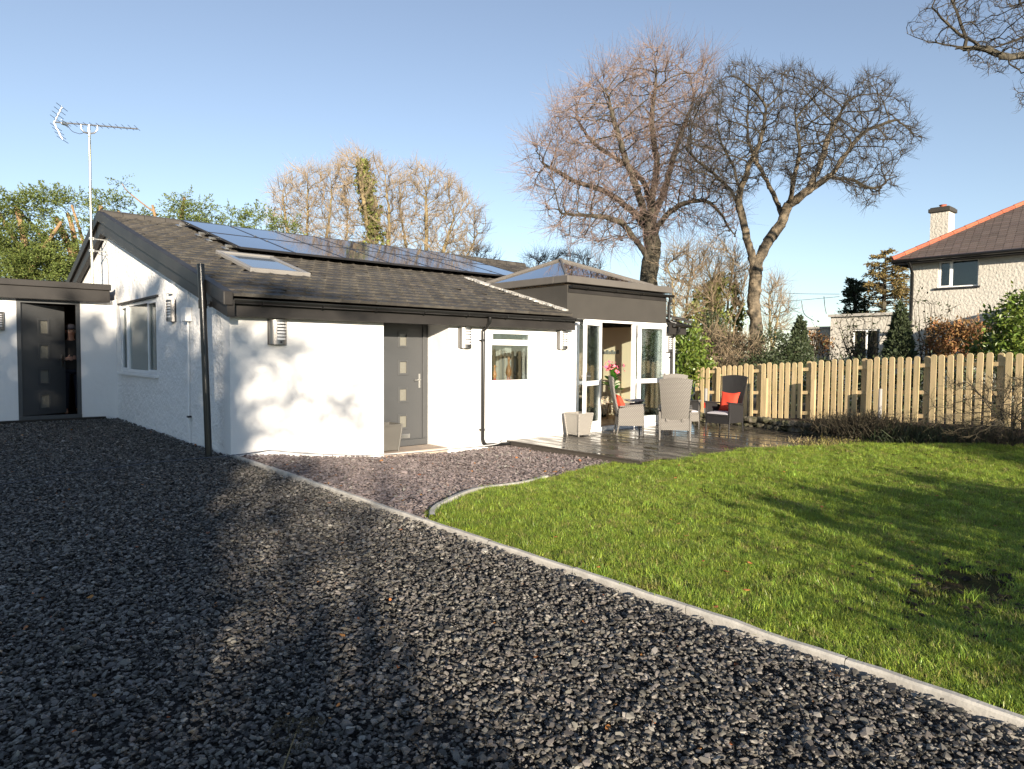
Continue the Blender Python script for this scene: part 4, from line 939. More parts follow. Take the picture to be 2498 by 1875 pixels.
for i, (x, h, lab) in enumerate(((8.40, .30, 'smaller wooden duck figure with red feet inside the kitchen window'), (8.76, .46, 'taller wooden duck figure with red feet inside the kitchen window'))):
    y = YW + .17; z0 = .99; k = h / .46
    d = thing('duck_figure', lab, 'ornament', (x, y, z0), 'wooden ducks on the kitchen sill'); mw_ = mat('varnished_wood', (.42, .17, .045), .35) if i == 0 else d0m
    d0m = mw_
    prof = [(.001, .05), (.035, .06), (.06, .12), (.062, .17), (.045, .24), (.022, .30), (.018, .36), (.026, .40), (.027, .43), (.015, .455), (.001, .46)]
    build('body', MB().lathe([(r * k, q * k) for r, q in prof], (x, y, z0), 14), mw_, d, smooth=True)
    build('beak', MB().tube([(x + .015 * k, y, z0 + .42 * k), (x + .075 * k, y - .01, z0 + .405 * k)], [.014 * k, .005 * k], 8), mw_, d, smooth=True)
    for sg in (-1, 1): build('foot', MB().tube([(x + sg * .025 * k, y, z0), (x + sg * .02 * k, y, z0 + .07 * k)], .009 * k, 6).blob((x + sg * .028 * k, y - .012, z0 + .008), (.02 * k, .03 * k, .01), 8), m_red, d, smooth=True)
build('window_board', MB().box(8.14, 9.21, YW + .08, YW + .27, .95, .985), m_upvc, kw)

# person glimpsed inside the half open side door
def skin_body(name, nodes, edges, m, parent, sub=2):
    me = bpy.data.meshes.new(name); o0 = off(parent)
    me.from_pydata([tuple(np.array(n[:3]) - o0) for n in nodes], edges, []); me.materials.append(m); o = link(name, me, parent)
    md = o.modifiers.new('skin', 'SKIN'); 
    for i, n in enumerate(nodes):
        v = me.skin_vertices[0].data[i]; r = n[3]; v.radius = (r, n[4] if len(n) > 4 else r); v.use_root = (i == 0)
    md.use_smooth_shade = True; s_ = o.modifiers.new('sub', 'SUBSURF'); s_.levels = sub; s_.render_levels = sub
    return o
K = 1.14; px_, py_ = 2.60, 18.12; pe = thing('person', 'person in dark cap, glasses and dark jacket peering out from behind the dark door', 'person', (px_, py_, .05))
def q(x, y, z, *r): return (px_ + x * K, py_ + y * K, .05 + z * K, *[v * K for v in r])
m_skin = mat('skin', (.50, .27, .19), .55); m_jk = mat('dark_jacket', (.03, .027, .025), .85, bump=.4, bscale=20, bdist=.01); m_tr = mat('dark_trousers', (.015, .017, .03), .85)
nodes = [q(0, 0, .96, .13, .10), q(0, 0, 1.15, .13, .09), q(0, 0, 1.36, .15, .10), q(0, 0, 1.46, .06), q(0, -.01, 1.53, .052), q(0, -.02, 1.62, .078, .088), q(0, -.02, 1.71, .072, .085),
         q(-.19, 0, 1.42, .052), q(-.25, -.02, 1.15, .042), q(-.14, -.20, 1.10, .034), q(-.08, -.25, 1.12, .03, .018),
         q(.19, 0, 1.42, .052), q(.24, -.02, 1.14, .042), q(.12, -.22, 1.12, .034), q(.06, -.27, 1.14, .03, .018),
         q(-.10, 0, .88, .085), q(-.11, -.02, .50, .058), q(-.11, .01, .10, .042), q(-.11, -.12, .04, .036),
         q(.10, 0, .88, .085), q(.11, -.02, .50, .058), q(.11, .01, .10, .042), q(.11, -.12, .04, .036)]
edges = [(0, 1), (1, 2), (2, 3), (3, 4), (4, 5), (5, 6), (2, 7), (7, 8), (8, 9), (9, 10), (2, 11), (11, 12), (12, 13), (13, 14), (0, 15), (15, 16), (16, 17), (17, 18), (0, 19), (19, 20), (20, 21), (21, 22)]
def fingers(base, hx, hy, hz, sg):
    global nodes, edges
    for k, ln in enumerate((.062, .070, .066, .052)):
        o = (k - 1.5) * .019; i = len(nodes)
        nodes.append(q(hx + .02 * sg, hy - .02, hz + o, .0085)); nodes.append(q(hx + (.02 + ln * .5) * sg, hy - .035, hz + o, .0080)); nodes.append(q(hx + (.02 + ln * .85) * sg, hy - .01, hz + o, .0070))
        edges += [(base, i), (i, i + 1), (i + 1, i + 2)]
    i = len(nodes); nodes.append(q(hx, hy - .02, hz + .045, .010)); nodes.append(q(hx + .02 * sg, hy - .035, hz + .075, .0085)); edges += [(base, i), (i, i + 1)]
fingers(10, -.08, -.25, 1.12, 1); fingers(14, .06, -.27, 1.14, -1)
skin_body('body', nodes, edges, m_skin, pe)
jn = [q(0, 0, .84, .18, .14), q(0, 0, 1.0, .175, .135), q(0, 0, 1.15, .16, .12), q(0, 0, 1.38, .17, .125), q(0, 0, 1.47, .075), q(-.20, 0, 1.42, .072), q(-.26, -.02, 1.15, .060), q(-.16, -.18, 1.10, .048), q(.20, 0, 1.42, .072), q(.25, -.02, 1.14, .060), q(.15, -.19, 1.12, .048)]
skin_body('jacket', jn, [(0, 1), (1, 2), (2, 3), (3, 4), (3, 5), (5, 6), (6, 7), (3, 8), (8, 9), (9, 10)], m_jk, pe)
tn = [q(0, 0, .95, .14, .11), q(-.10, 0, .86, .10), q(-.11, -.02, .50, .072), q(-.11, .01, .10, .062), q(.10, 0, .86, .10), q(.11, -.02, .50, .072), q(.11, .01, .10, .062)]
skin_body('trousers', tn, [(0, 1), (1, 2), (2, 3), (0, 4), (4, 5), (5, 6)], m_tr, pe)
hc = np.array(q(0, -.02, 1.655)[:3])
build('cap', MB().lathe([(.094 * K, .045 * K), (.098 * K, .07 * K), (.085 * K, .115 * K), (.045 * K, .14 * K), (.002, .145 * K)], hc, 18, sx=.92, sy=1.08).lathe([(.002, .048 * K), (.085 * K, .044 * K), (.086 * K, .052 * K), (.002, .056 * K)], hc + [0, -.075 * K, 0], 16), m_tr, pe, smooth=True)
gm_ = MB()
for sg in (-1, 1):
    t_ = np.linspace(0, 2 * math.pi, 13); gm_.tube([hc + np.array([sg * .035 + .026 * math.cos(a), -.098, .005 + .020 * math.sin(a)]) * K for a in t_], .003, 5, cap=False); gm_.tube([hc + np.array([sg * .06, -.096, .008]) * K, hc + np.array([sg * .082, .0, .01]) * K], .003, 5)
gm_.tube([hc + np.array([-.01, -.10, .008]) * K, hc + np.array([.01, -.10, .008]) * K], .003, 5); build('glasses', gm_, m_chrome, pe)
build('nose', MB().blob(hc + np.array([0, -.103, -.015]) * K, (.013 * K, .018 * K, .024 * K), 8), m_skin, pe, smooth=True)
build('mouth', MB().blob(hc + np.array([0, -.088, -.055]) * K, (.026 * K, .010 * K, .006 * K), 8), mat('lips', (.35, .12, .10), .5), pe, smooth=True)
for sg in (-1, 1):
    build('ear', MB().blob(hc + np.array([sg * .080, .0, -.005]) * K, (.010 * K, .02 * K, .03 * K), 8), m_skin, pe, smooth=True)
    build('eye', MB().blob(hc + np.array([sg * .033, -.078, .006]) * K, (.012 * K, .010 * K, .008 * K), 8), m_dark, pe, smooth=True)

# ================================================================== FENCE, STONE WALL, BED
fence = thing('picket_fence', 'long pale timber picket fence with rounded tops on the low mossy bank', 'fence', (15.3, 9.8, 0))
FB = [(15.35, 10.25, -.06, 1.25), (15.33, 9.2, -.03, 1.29), (15.18, 6.7, .10, 1.32), (14.75, 4.1, .24, 1.33), (14.55, 2.9, .27, 1.35), (14.2, .2, .32, 1.35)]
def fpt(y):
    ys = [f[1] for f in FB][::-1]; return np.array([np.interp(y, ys, [f[k] for f in FB][::-1]) for k in (0, 2, 3)])
y = 10.2; k = 0; sp_ = .157; nxt_post = 4
while y > .4:
    x, z, h = fpt(y); x2, z2, h2 = fpt(y - .3); ang = math.atan2(-.3, x2 - x); u = np.array([math.cos(ang), math.sin(ang), 0]); nn = np.array([u[1], -u[0], 0])
    if nn[0] > 0: nn = -nn
    post = (k % 8 == 3); wv = .054; b0 = np.array([x, y, z + rng.normal(0, .008)]) + (nn * .0 if not post else -nn * .05)
    hh = h + rng.normal(0, .012); tilt = rng.normal(0, .006)
    cs_ = [(-wv, 0), (wv, 0), (wv, hh - .045)] + [(wv * math.cos(a), hh - .045 + .045 * math.sin(a)) for a in np.linspace(.35, math.pi - .35, 6)] + [(-wv, hh - .045)]
    pts = [b0 + u * (c + tilt * q_) + np.array([0, 0, q_]) for c, q_ in cs_]
    if post: pts = [b0 + u * c + np.array([0, 0, q_]) for c, q_ in cs_]
    build('fence_post' if post else 'picket', MB().prism(pts, nn * (.022 if not post else -.045)), m_wood, fence, bevel=.003)
    y -= sp_; k += 1
for zf in (.13, .60, 1.13):
    for i in range(len(FB) - 1):
        a, b = FB[i], FB[i + 1]; P0 = np.array([a[0] + .035, a[1], a[2] + zf]); P1 = np.array([b[0] + .035, b[1], b[2] + zf]); d = P1 - P0; ln = np.linalg.norm(d); d /= ln; ang = math.atan2(d[1], d[0])
        Rr = np.stack([d, [-math.sin(ang), math.cos(ang), 0], np.cross(d, [-math.sin(ang), math.cos(ang), 0])], 1); build('rail', MB().obox((P0 + P1) / 2, (ln - .002, .04, .075), Rr), m_wood, fence)
for px, py, h, lab, post_m in ((1868, 922, 0, 'short square timber stake before the fence, right of the black chair', m_wood), (1985, 925, 0, 'short square timber stake before the fence, behind the bare heather', m_wood)):
    P1 = onx(px, py, fpt(6)[0] - .12) ; g0 = float(fpt(P1[1])[1]) - .1
    tag(build('stake', MB().box(P1[0] - .04, P1[0] + .04, P1[1] - .045, P1[1] + .045, g0, P1[2]), m_wood, None, bevel=.005), lab, 'stake', 'short timber stakes before the fence')
P1 = onx(1722, 947, 15.15); pt = thing('marker_post', 'short grey metal post with a red band in front of the fence', 'post', (P1[0], P1[1], -.17))
build('post', MB().tube([(P1[0], P1[1], -.2), (P1[0], P1[1], P1[2])], .045, 12), mat('weathered_zinc', (.22, .22, .215), .6), pt, smooth=True)
build('red_band', MB().tube([(P1[0], P1[1], P1[2] - .50), (P1[0], P1[1], P1[2] - .36)], .048, 12), m_red, pt, smooth=True)
P1 = onx(2148, 948, 14.75); pt = thing('marker_post', 'short pale plastic pipe standing before the fence beside the heather', 'post', (P1[0], P1[1], .2))
build('post', MB().tube([(P1[0], P1[1], .1), (P1[0], P1[1], P1[2])], .036, 12), mat('weathered_pipe', (.27, .26, .25), .6), pt, smooth=True)

# bank / bed between lawn and fence
def bankz(x, y):
    fx = np.interp(y, [f[1] for f in FB][::-1], [f[0] for f in FB][::-1]); fz = np.interp(y, [f[1] for f in FB][::-1], [f[2] for f in FB][::-1])
    t = ss((x - (fx - .55)) / .45); return (1 - t) * -.34 + t * (fz + .02) + .02 * np.sin(x * 9) * np.cos(y * 8)
bp_ = [(14.6, 13), (14.6, 8.7), (14.0, 6.3)] + [tuple(p) for p in lawn_edge[::-1][:5]][::-1] + [(15.0, .5), (15.0, -6), (22, -6), (22, 13)]
sheet('bank_soil', [(12.0, 13), (12.0, 6.8), (11.2, 5.3), (12.6, 4.4), (13.2, 3.0), (13.6, -6), (24, -6), (24, 13)], .12, -.02, m_soil, bankz)
sw = thing('stone_wall', 'low mossy fieldstone retaining wall between the decking and the fence', 'wall', (15.0, 8, -.2))
rngw = np.random.default_rng(3); stn = []
for cx, cy in [(np.interp(t, [0, .42, 1], [14.86, 14.80, 14.05]) , np.interp(t, [0, .42, 1], [9.9, 8.0, 5.4])) for t in np.linspace(0, 1, 26)]:
    for lv in range(2):
        r = (rngw.uniform(.10, .17), rngw.uniform(.11, .17), rngw.uniform(.06, .09)); mb = MB(); mb.blob((cx + rngw.normal(0, .03), cy + rngw.normal(0, .03), -.14 + lv * .13 + rngw.normal(0, .01)), r, 7, jit=.011)
        build('fieldstone', mb, m_stone, sw)

# ================================================================== TREES
def spacecol(attr, nodes, parents, step, dk, di, iters, trop=(0, 0, .12), jit=.12, grow_from=0):
    A = np.array(attr); N = list(map(np.array, nodes)); par = list(parents)
    NN = np.array(N); near = np.zeros(len(A), int); nd = np.full(len(A), 1e9)
    def upd(i0):
        nonlocal near, nd
        B = np.array(N[i0:])
        for s in range(0, len(B), 400):
            D = np.linalg.norm(A[:, None] - B[None, s:s + 400], axis=2); j = D.argmin(1); m = D[np.arange(len(A)), j]
            better = m < nd; nd = np.where(better, m, nd); near = np.where(better, j + i0 + s, near)
    upd(grow_from); trop = np.array(trop)
    seen = set()
    for it in range(iters):
        act = nd < di
        if not act.any(): break
        ii = near[act]; dv = A[act] - np.array(N)[ii]; dv /= np.linalg.norm(dv, axis=1)[:, None] + 1e-9
        acc = {}
        u, inv = np.unique(ii, return_inverse=True); sm = np.zeros((len(u), 3)); np.add.at(sm, inv, dv)
        i0 = len(N); added = 0
        for k, i in enumerate(u):
            d = sm[k]; l = np.linalg.norm(d)
            if l < 1e-6: continue
            d = d / l + trop + rng.normal(0, jit, 3); d /= np.linalg.norm(d); p = N[i] + d * step
            if par[i] >= 0:
                pd_ = N[i] - N[par[i]]; pd_ = pd_ / (np.linalg.norm(pd_) + 1e-9)
                if pd_ @ d < .35: d = d + pd_ * .9; d /= np.linalg.norm(d); p = N[i] + d * step
                if pd_ @ (sm[k] / l) < -.1: continue
            key = (int(i), tuple(np.round(p / (step * .35)).astype(int)))
            if key in seen: continue
            seen.add(key); N.append(p); par.append(int(i)); added += 1
        if not added: break
        upd(i0); keep = nd > dk; A = A[keep]; near = near[keep]; nd = nd[keep]
        if not len(A): break
    return np.array(N), np.array(par)
def radii(par, rbase, rtip, p=2.4):
    n = len(par); tips = np.zeros(n); ch = np.zeros(n, int)
    for i in range(n - 1, 0, -1):
        if ch[i] == 0: tips[i] = 1
        if par[i] >= 0: tips[par[i]] += tips[i]; ch[par[i]] += 1
    tips = np.maximum(tips, 1); tips[0] = max(tips[0], 1)
    return np.maximum(rtip, rbase * (tips / tips[0]) ** (1 / p)), ch
def skel(polys, step=.3):
    """polys: list of (points Nx3, parent_polyline_index or -1). returns nodes, parents"""
    N, par = [], []
    for k, (P, pk) in enumerate(polys):
        P = cr(P, 6) if len(P) > 2 else np.array(P, float)
        L_ = np.r_[0, np.cumsum(np.linalg.norm(np.diff(P, axis=0), axis=1))]; s = np.arange(0, L_[-1], step) if L_[-1] > step else np.array([0, L_[-1]])
        Q = np.stack([np.interp(s, L_, P[:, j]) for j in range(3)], 1); Q[1:-1] += rng.normal(0, step * .06, Q[1:-1].shape)
        if pk < 0: last = -1; N.append(Q[0]); par.append(-1); last = 0; Q = Q[1:]
        else: last = int(np.argmin(np.linalg.norm(np.array(N) - Q[0], axis=1))); Q = Q[1:]
        for q_ in Q: N.append(q_); par.append(last); last = len(N) - 1
    return N, par
def twigs(N, par, ch, r, rmax, per, ln, rt, up=.3, nseg=3, spread=.6, wig=.25):
    idx = np.nonzero(r < rmax)[0]; idx = idx[par[idx] >= 0]
    P0, P1, R0, R1 = [], [], [], []
    cnt = np.where(ch[idx] == 0, per, per * .45); reps = rng.poisson(cnt); I = np.repeat(idx, reps); m = len(I)
    D = N[I] - N[par[I]]; D /= np.linalg.norm(D, axis=1)[:, None] + 1e-9
    D = D + rng.normal(0, spread, D.shape); D[:, 2] += up; D /= np.linalg.norm(D, axis=1)[:, None]
    P = N[I] - (N[I] - N[par[I]]) * rng.random((m, 1)); l = ln * rng.uniform(.5, 1.3, m) / nseg; rr = np.full(m, rt)
    for s in range(nseg):
        Q = P + D * l[:, None]; P0.append(P); P1.append(Q); R0.append(rr * (1 - .25 * s)); R1.append(rr * (1 - .25 * (s + 1)))
        P = Q; D = D + rng.normal(0, wig, D.shape); D[:, 2] += up * .3; D /= np.linalg.norm(D, axis=1)[:, None]
        if s == 0:   # side twig
            k = rng.random(m) < .6; D2 = D[k] + rng.normal(0, .6, (k.sum(), 3)); D2 /= np.linalg.norm(D2, axis=1)[:, None]
            P0.append(P[k]); P1.append(P[k] + D2 * l[k][:, None] * 1.5); R0.append(rr[k] * .7); R1.append(rr[k] * .4)
    return np.vstack(P0), np.vstack(P1), np.concatenate(R0), np.concatenate(R1)
def chain_mesh(N, par, r, n_):
    """skin wide branches; each segment extended a touch so the joints close"""
    i = np.nonzero(par >= 0)[0]; P0 = N[par[i]]; P1 = N[i]; d = P1 - P0
    R0 = np.minimum(r[par[i]], r[i] * 1.35)
    return segs(P0 - d * .06, P1 + d * .08, R0, r[i], n_)
def outline_attr(poly, D, depth, n, ctr=None, lo=None):
    xs = [p[0] for p in poly]; ys = [p[1] for p in poly]; out = []
    cx, cy = (ctr or (np.mean(xs), np.mean(ys))); rx = (max(xs) - min(xs)) / 2; ry = (max(ys) - min(ys)) / 2
    while len(out) < n:
        x = rng.uniform(min(xs), max(xs), 600); y = rng.uniform(min(ys), max(ys), 600); k = inpoly(x, y, poly)
        for a, b in zip(x[k], y[k]):
            q_ = min(1, ((a - cx) / rx) ** 2 * .8 + ((b - cy) / ry) ** 2 * .5)
            if rng.random() < .6 * q_: continue
            out.append(atd(a, b, D + rng.uniform(-1, 1) * depth * math.sqrt(1 - q_ * .8)))
            if len(out) >= n: break
    return np.array(out)
def bare_tree(name, label, cat_, attr, polys, step, dk, di, rbase, rtip, mats, group=None, per=3, tl=.5, tr=.008, up=.3, trunk_r=.07, iters=90, trop=(0, 0, .12), jit=.12, wig=.25, spread=.6, trf=0, twl=.02, pexp=2.4, knobs=0):
    N, par = skel(polys, step * 1.2); n0 = len(N)
    N, par = spacecol(attr, N, par, step, dk, di, iters, trop, jit, grow_from=trf)
    r, ch = radii(par, rbase, rtip, pexp)
    base = N[0]; t = thing(name, label, cat_, tuple(base), group)
    big = r >= trunk_r; parts = []
    ib = np.nonzero(big & (par >= 0))[0]
    V, F = None, None
    tk = []
    P0 = N[par[ib]]; P1 = N[ib]; d = P1 - P0
    V, F = segs(P0 - d * .08, P1 + d * .12, np.minimum(r[par[ib]], r[ib] * 1.3), r[ib], 10)
    V = V + rng.normal(0, .012, V.shape)
    if knobs:
        mb = MB()
        for _ in range(knobs):
            i = rng.choice(ib[:max(6, len(ib) // 6)]); a = rng.uniform(0, 6.28); rr = r[i] * rng.uniform(.25, .5); mb.blob(N[i] + np.array([math.cos(a), math.sin(a), 0]) * r[i] * .85, (rr, rr, rr * 1.3), 8, jit=.01)
        V2, F2, _ = mb.data(); F2 = np.array([f for f in F2 if len(f) == 4]); V, F, _ = cat([(V, F, 0), (V2, F2, 0)])
    fast('trunk', V, F, mats[0], t, smooth=True)
    ism = np.nonzero(~big & (par >= 0))[0]; P0 = N[par[ism]]; P1 = N[ism]; d = P1 - P0
    V1, F1 = segs(P0 - d * .05, P1 + d * .08, np.minimum(r[par[ism]], r[ism] * 1.4), r[ism], 4)
    a, b, c, e = twigs(N, par, ch, r, twl, per, tl, tr, up, 3, spread, wig); V2, F2 = segs(a, b, c, e, 3)
    fine = r[ism] < twl * .8
    mi = np.repeat(np.where(fine, 1, 0), 4)
    V, F, I = cat([(V1, F1, 0), (V2, F2, 1)]); I = np.concatenate([mi, np.ones(len(F2), int)])
    fast('crown', V, F, [mats[1], mats[2]], t, mi=I)
    return t, N, par, r
def T(x, y, D): return atd(x, y, D)

# beech
D = 27.0
poly = [(1268, 400), (1290, 345), (1335, 320), (1345, 270), (1385, 225), (1430, 190), (1480, 160), (1540, 150), (1580, 108), (1612, 92), (1645, 125), (1690, 150), (1742, 135), (1745, 200), (1735, 300), (1760, 400), (1790, 480), (1810, 560), (1800, 610), (1740, 590), (1690, 540), (1640, 560), (1560, 600), (1500, 610), (1450, 600), (1390, 600), (1345, 560), (1320, 500), (1275, 455)]
attr = outline_attr(poly, D, 2.8, 4400, (1560, 400))
polys = [([T(1588, 905, D), T(1590, 760, D), T(1582, 680, D), T(1592, 610, D), T(1584, 560, D)], -1),
         ([T(1584, 560, D), T(1592, 480, D), T(1602, 400, D + .5), T(1590, 300, D), T(1600, 190, D)], 0),
         ([T(1584, 560, D), T(1560, 480, D - .8), T(1530, 400, D - 1), T(1500, 300, D - 1.2), T(1480, 220, D - 1)], 0),
         ([T(1586, 575, D), T(1548, 520, D + .6), T(1480, 468, D + 1), T(1400, 440, D + 1.2), T(1320, 395, D + 1)], 0),
         ([T(1588, 640, D), T(1540, 570, D - .5), T(1500, 535, D - 1), T(1430, 525, D - 1.4), T(1360, 520, D - 1.5)], 0),
         ([T(1586, 580, D), T(1630, 520, D - .5), T(1690, 490, D - .8), T(1740, 500, D - 1), T(1790, 570, D - 1)], 0),
         ([T(1590, 540, D), T(1625, 450, D + 1), T(1650, 360, D + 1.5), T(1690, 250, D + 1.6)], 0),
         ([T(1590, 520, D), T(1560, 430, D + 1.4), T(1450, 350, D + 2), T(1400, 280, D + 2)], 0)]
bare_tree('beech_tree', 'tall bare beech with a haze of reddish twigs, left of the two big trees', 'tree', attr, polys, .20, .26, 2.6, .34, .007, (m_bark, m_limb, m_beecht), 'big bare trees behind the bungalow', per=3.2, tl=1.25, tr=.0072, up=.26, trunk_r=.07, trop=(0, 0, .10), wig=.15, spread=.45, iters=110, trf=10, knobs=12, pexp=1.95)
# sycamore
D = 24.0
poly = [(1655, 300), (1680, 250), (1730, 210), (1765, 160), (1810, 135), (1850, 170), (1900, 165), (1940, 152), (1990, 175), (2030, 195), (2075, 225), (2110, 165), (2150, 170), (2180, 205), (2215, 235), (2240, 300), (2272, 335), (2235, 370), (2190, 400), (2205, 440), (2165, 470), (2130, 510), (2080, 490), (2040, 450), (1985, 440), (1940, 470), (1890, 430), (1850, 460), (1790, 500), (1720, 470), (1660, 440), (1640, 370)]
attr = outline_attr(poly, D, 3.0, 4600, (1930, 330))
polys = [([T(1842, 900, D), T(1843, 800, D), T(1838, 730, D), T(1844, 690, D), T(1842, 645, D)], -1),
         ([T(1842, 645, D), T(1822, 580, D), T(1808, 520, D), T(1802, 470, D + .3), T(1790, 410, D + .6), T(1760, 350, D + .8)], 0),
         ([T(1842, 650, D), T(1868, 600, D), T(1905, 545, D), T(1925, 500, D), T(1970, 465, D - .4), T(2025, 430, D - .6), T(2060, 380, D - .8), T(2110, 320, D - .8), T(2190, 290, D - .8)], 0),
         ([T(1905, 545, D), T(1902, 510, D + .4), T(1880, 460, D + .8), T(1850, 400, D + 1), T(1820, 330, D + 1)], 0),
         ([T(1925, 500, D), T(1935, 440, D - .8), T(1950, 370, D - 1.2), T(1940, 280, D - 1.4)], 0),
         ([T(1802, 470, D), T(1830, 400, D - .8), T(1860, 330, D - 1.2), T(1870, 250, D - 1.2)], 0),
         ([T(1970, 465, D - .4), T(2000, 400, D + .5), T(2030, 310, D + 1), T(2060, 260, D + 1.2)], 0),
         ([T(1806, 500, D), T(1770, 450, D + .6), T(1710, 400, D + .9), T(1670, 360, D + 1)], 0),
         ([T(2025, 430, D - .6), T(2080, 440, D), T(2130, 460, D), T(2170, 440, D)], 0)]
bare_tree('sycamore_tree', 'bare sycamore whose pale trunk forks in a V below a wide dark spreading crown', 'tree', attr, polys, .21, .28, 2.4, .215, .007, (m_bark2, m_limb, m_syct), 'big bare trees behind the bungalow', per=4.2, tl=.50, tr=.0068, up=.25, trunk_r=.065, trop=(0, 0, .08), jit=.10, wig=.2, spread=.5, iters=110, trf=10, knobs=10, pexp=2.1)
# overhanging tree at the right edge
D = 13.0
poly = [(2200, 85), (2260, 0), (2300, -120), (2600, -150), (2900, -100), (2900, 260), (2500, 275), (2460, 250), (2520, 190), (2400, 180), (2330, 165), (2350, 130), (2280, 120)]
attr = outline_attr(poly, D, 1.6, 3200, (2650, 60))
polys = [([T(3060, 880, D), T(3050, 600, D), T(3000, 400, D), T(2920, 250, D)], -1),
         ([T(2920, 250, D), T(2700, 160, D), T(2500, 138, D), T(2450, 138, D), T(2400, 118, D), T(2330, 112, D), T(2260, 100, D), T(2210, 80, D)], 0),
         ([T(2920, 250, D), T(2700, 60, D + .5), T(2500, 90, D + .6), T(2430, 115, D + .5), T(2390, 108, D)], 0),
         ([T(2390, 112, D), T(2345, 85, D + .2), T(2310, 55, D + .4), T(2270, 15, D + .5)], 0),
         ([T(2365, 108, D), T(2345, 60, D - .2), T(2325, 10, D - .3), T(2310, -40, D - .3)], 0),
         ([T(2960, 320, D), T(2700, 250, D + .6), T(2560, 230, D + .6), T(2480, 225, D + .6)], 0),
         ([T(2920, 250, D), T(2800, 0, D), T(2600, -20, D), T(2450, 20, D)], 0)]
bare_tree('overhanging_tree', 'bare branches of a nearer tree reaching in at the top right corner', 'tree', attr, polys, .12, .17, 1.6, .13, .0035, (m_bark, m_limb, m_syct), None, per=2.2, tl=.22, tr=.0042, up=.15, trunk_r=.035, trop=(0, 0, .05), jit=.3, wig=.4, spread=.55, iters=110, trf=8, twl=.009, pexp=1.9)

# bushy bare trees beyond the roof
def bushy(name, label, poly, D, base, stems, n, rb, group, ivy=None, mats=None, per=4, tl=.7, tr=.011, dep=2.0, step=.24, dk=.34, up=.45, rt=.009):
    attr = outline_attr(poly, D, dep, int(n * 1.25))
    polys = [([T(*base, D), T(base[0], base[1] - 40, D)], -1)]
    for st in stems: polys.append(([T(base[0], base[1] - 30, D)] + [T(x, y, D + rng.uniform(-.8, .8)) for x, y in st], 0))
    t, N, par, r = bare_tree(name, label, 'tree', attr, polys, step, dk, 3.0, rb * .62, rt, mats or (m_tanb, m_tanb, m_tant), group, per=per * 1.3, tl=tl * 1.2, tr=tr * .75, up=up, trunk_r=.06, trop=(0, 0, .22), wig=.2, spread=.4, iters=80, pexp=1.9)
    if ivy:
        for (path, rad, cnt, sz) in ivy:
            Q = cr([T(x, y, D) for x, y in path], 6); i = rng.integers(0, len(Q), cnt); rr = np.interp(i / len(Q), [0, .2, .8, 1], [rad, rad, rad * .75, rad * .3])
            d = rng.normal(size=(cnt, 3)); d /= np.linalg.norm(d, axis=1)[:, None]; Pl = Q[i] + d * (rr * rng.uniform(.45, 1.05, cnt) * (.8 + .4 * np.sin(i * 1.1)))[:, None]
            V, F = leaves(Pl, sz, up=.1, asp=.8); fast('ivy_leaves', V, F, m_ivy, t)
    return t
G = 'bare bushy trees showing above the bungalow roof'
bushy('bushy_tree', 'bare tan bushy tree above the solar panels, left of the ivy-clad one', [(655, 480), (690, 430), (740, 410), (780, 420), (830, 390), (860, 440), (870, 640), (700, 640), (660, 560)], 33, (760, 860), [[(740, 700), (700, 560), (690, 470)], [(770, 700), (800, 560), (810, 450)], [(750, 700), (750, 560), (750, 440)], [(790, 700), (840, 600), (850, 500)]], 1500, .25, G)
bushy('ivy_tree', 'bare tree with a tall column of green ivy, above the middle of the solar panels', [(810, 400), (840, 375), (870, 372), (910, 385), (960, 410), (985, 450), (980, 620), (900, 680), (850, 600), (820, 480)], 32, (930, 860), [[(925, 740), (905, 600), (885, 480), (870, 400)], [(935, 720), (950, 560), (940, 440)]], 1100, .25, G, ivy=[([(935, 800), (930, 700), (920, 600), (905, 520), (893, 450), (885, 400)], .62, 5200, .16), ([(930, 700), (905, 640), (880, 600)], .4, 700, .15)])
bushy('bushy_tree', 'wide bare tan tree right of the ivy-clad one, above the far end of the roof', [(960, 430), (1000, 405), (1060, 410), (1110, 450), (1160, 490), (1190, 540), (1180, 600), (1120, 660), (1000, 690), (950, 600), (955, 500)], 34, (1040, 860), [[(1020, 740), (990, 600), (975, 500)], [(1035, 740), (1040, 600), (1040, 470)], [(1050, 740), (1080, 620), (1110, 520)], [(1060, 760), (1120, 660), (1170, 560)]], 1900, .3, G)
bushy('distant_tree', 'small bare grey tree just left of the glass rooflight', [(1130, 590), (1180, 600), (1215, 620), (1210, 700), (1120, 700), (1110, 640)], 45, (1160, 860), [[(1160, 740), (1160, 640)]], 300, .18, G, mats=(m_limb, m_limb, m_syct), tr=.013)
bushy('distant_tree', 'low bare trees directly behind the glass rooflight apex', [(1270, 650), (1300, 610), (1360, 620), (1420, 610), (1470, 640), (1480, 700), (1280, 700)], 42, (1380, 860), [[(1340, 740), (1310, 650)], [(1400, 740), (1430, 650)]], 600, .2, G, mats=(m_limb, m_limb, m_syct), tr=.013)
G = 'thin bare trees behind the fence between the big trunks'
bushy('ivy_tree', 'ivy-green bare saplings just right of the rooflight box, behind the deck', [(1610, 640), (1640, 610), (1690, 600), (1720, 640), (1710, 790), (1620, 800)], 24, (1665, 900), [[(1650, 800), (1640, 700), (1625, 640)], [(1670, 800), (1680, 700), (1690, 630)]], 700, .14, G, ivy=[([(1700, 860), (1690, 780), (1700, 720)], .35, 700, .13)])
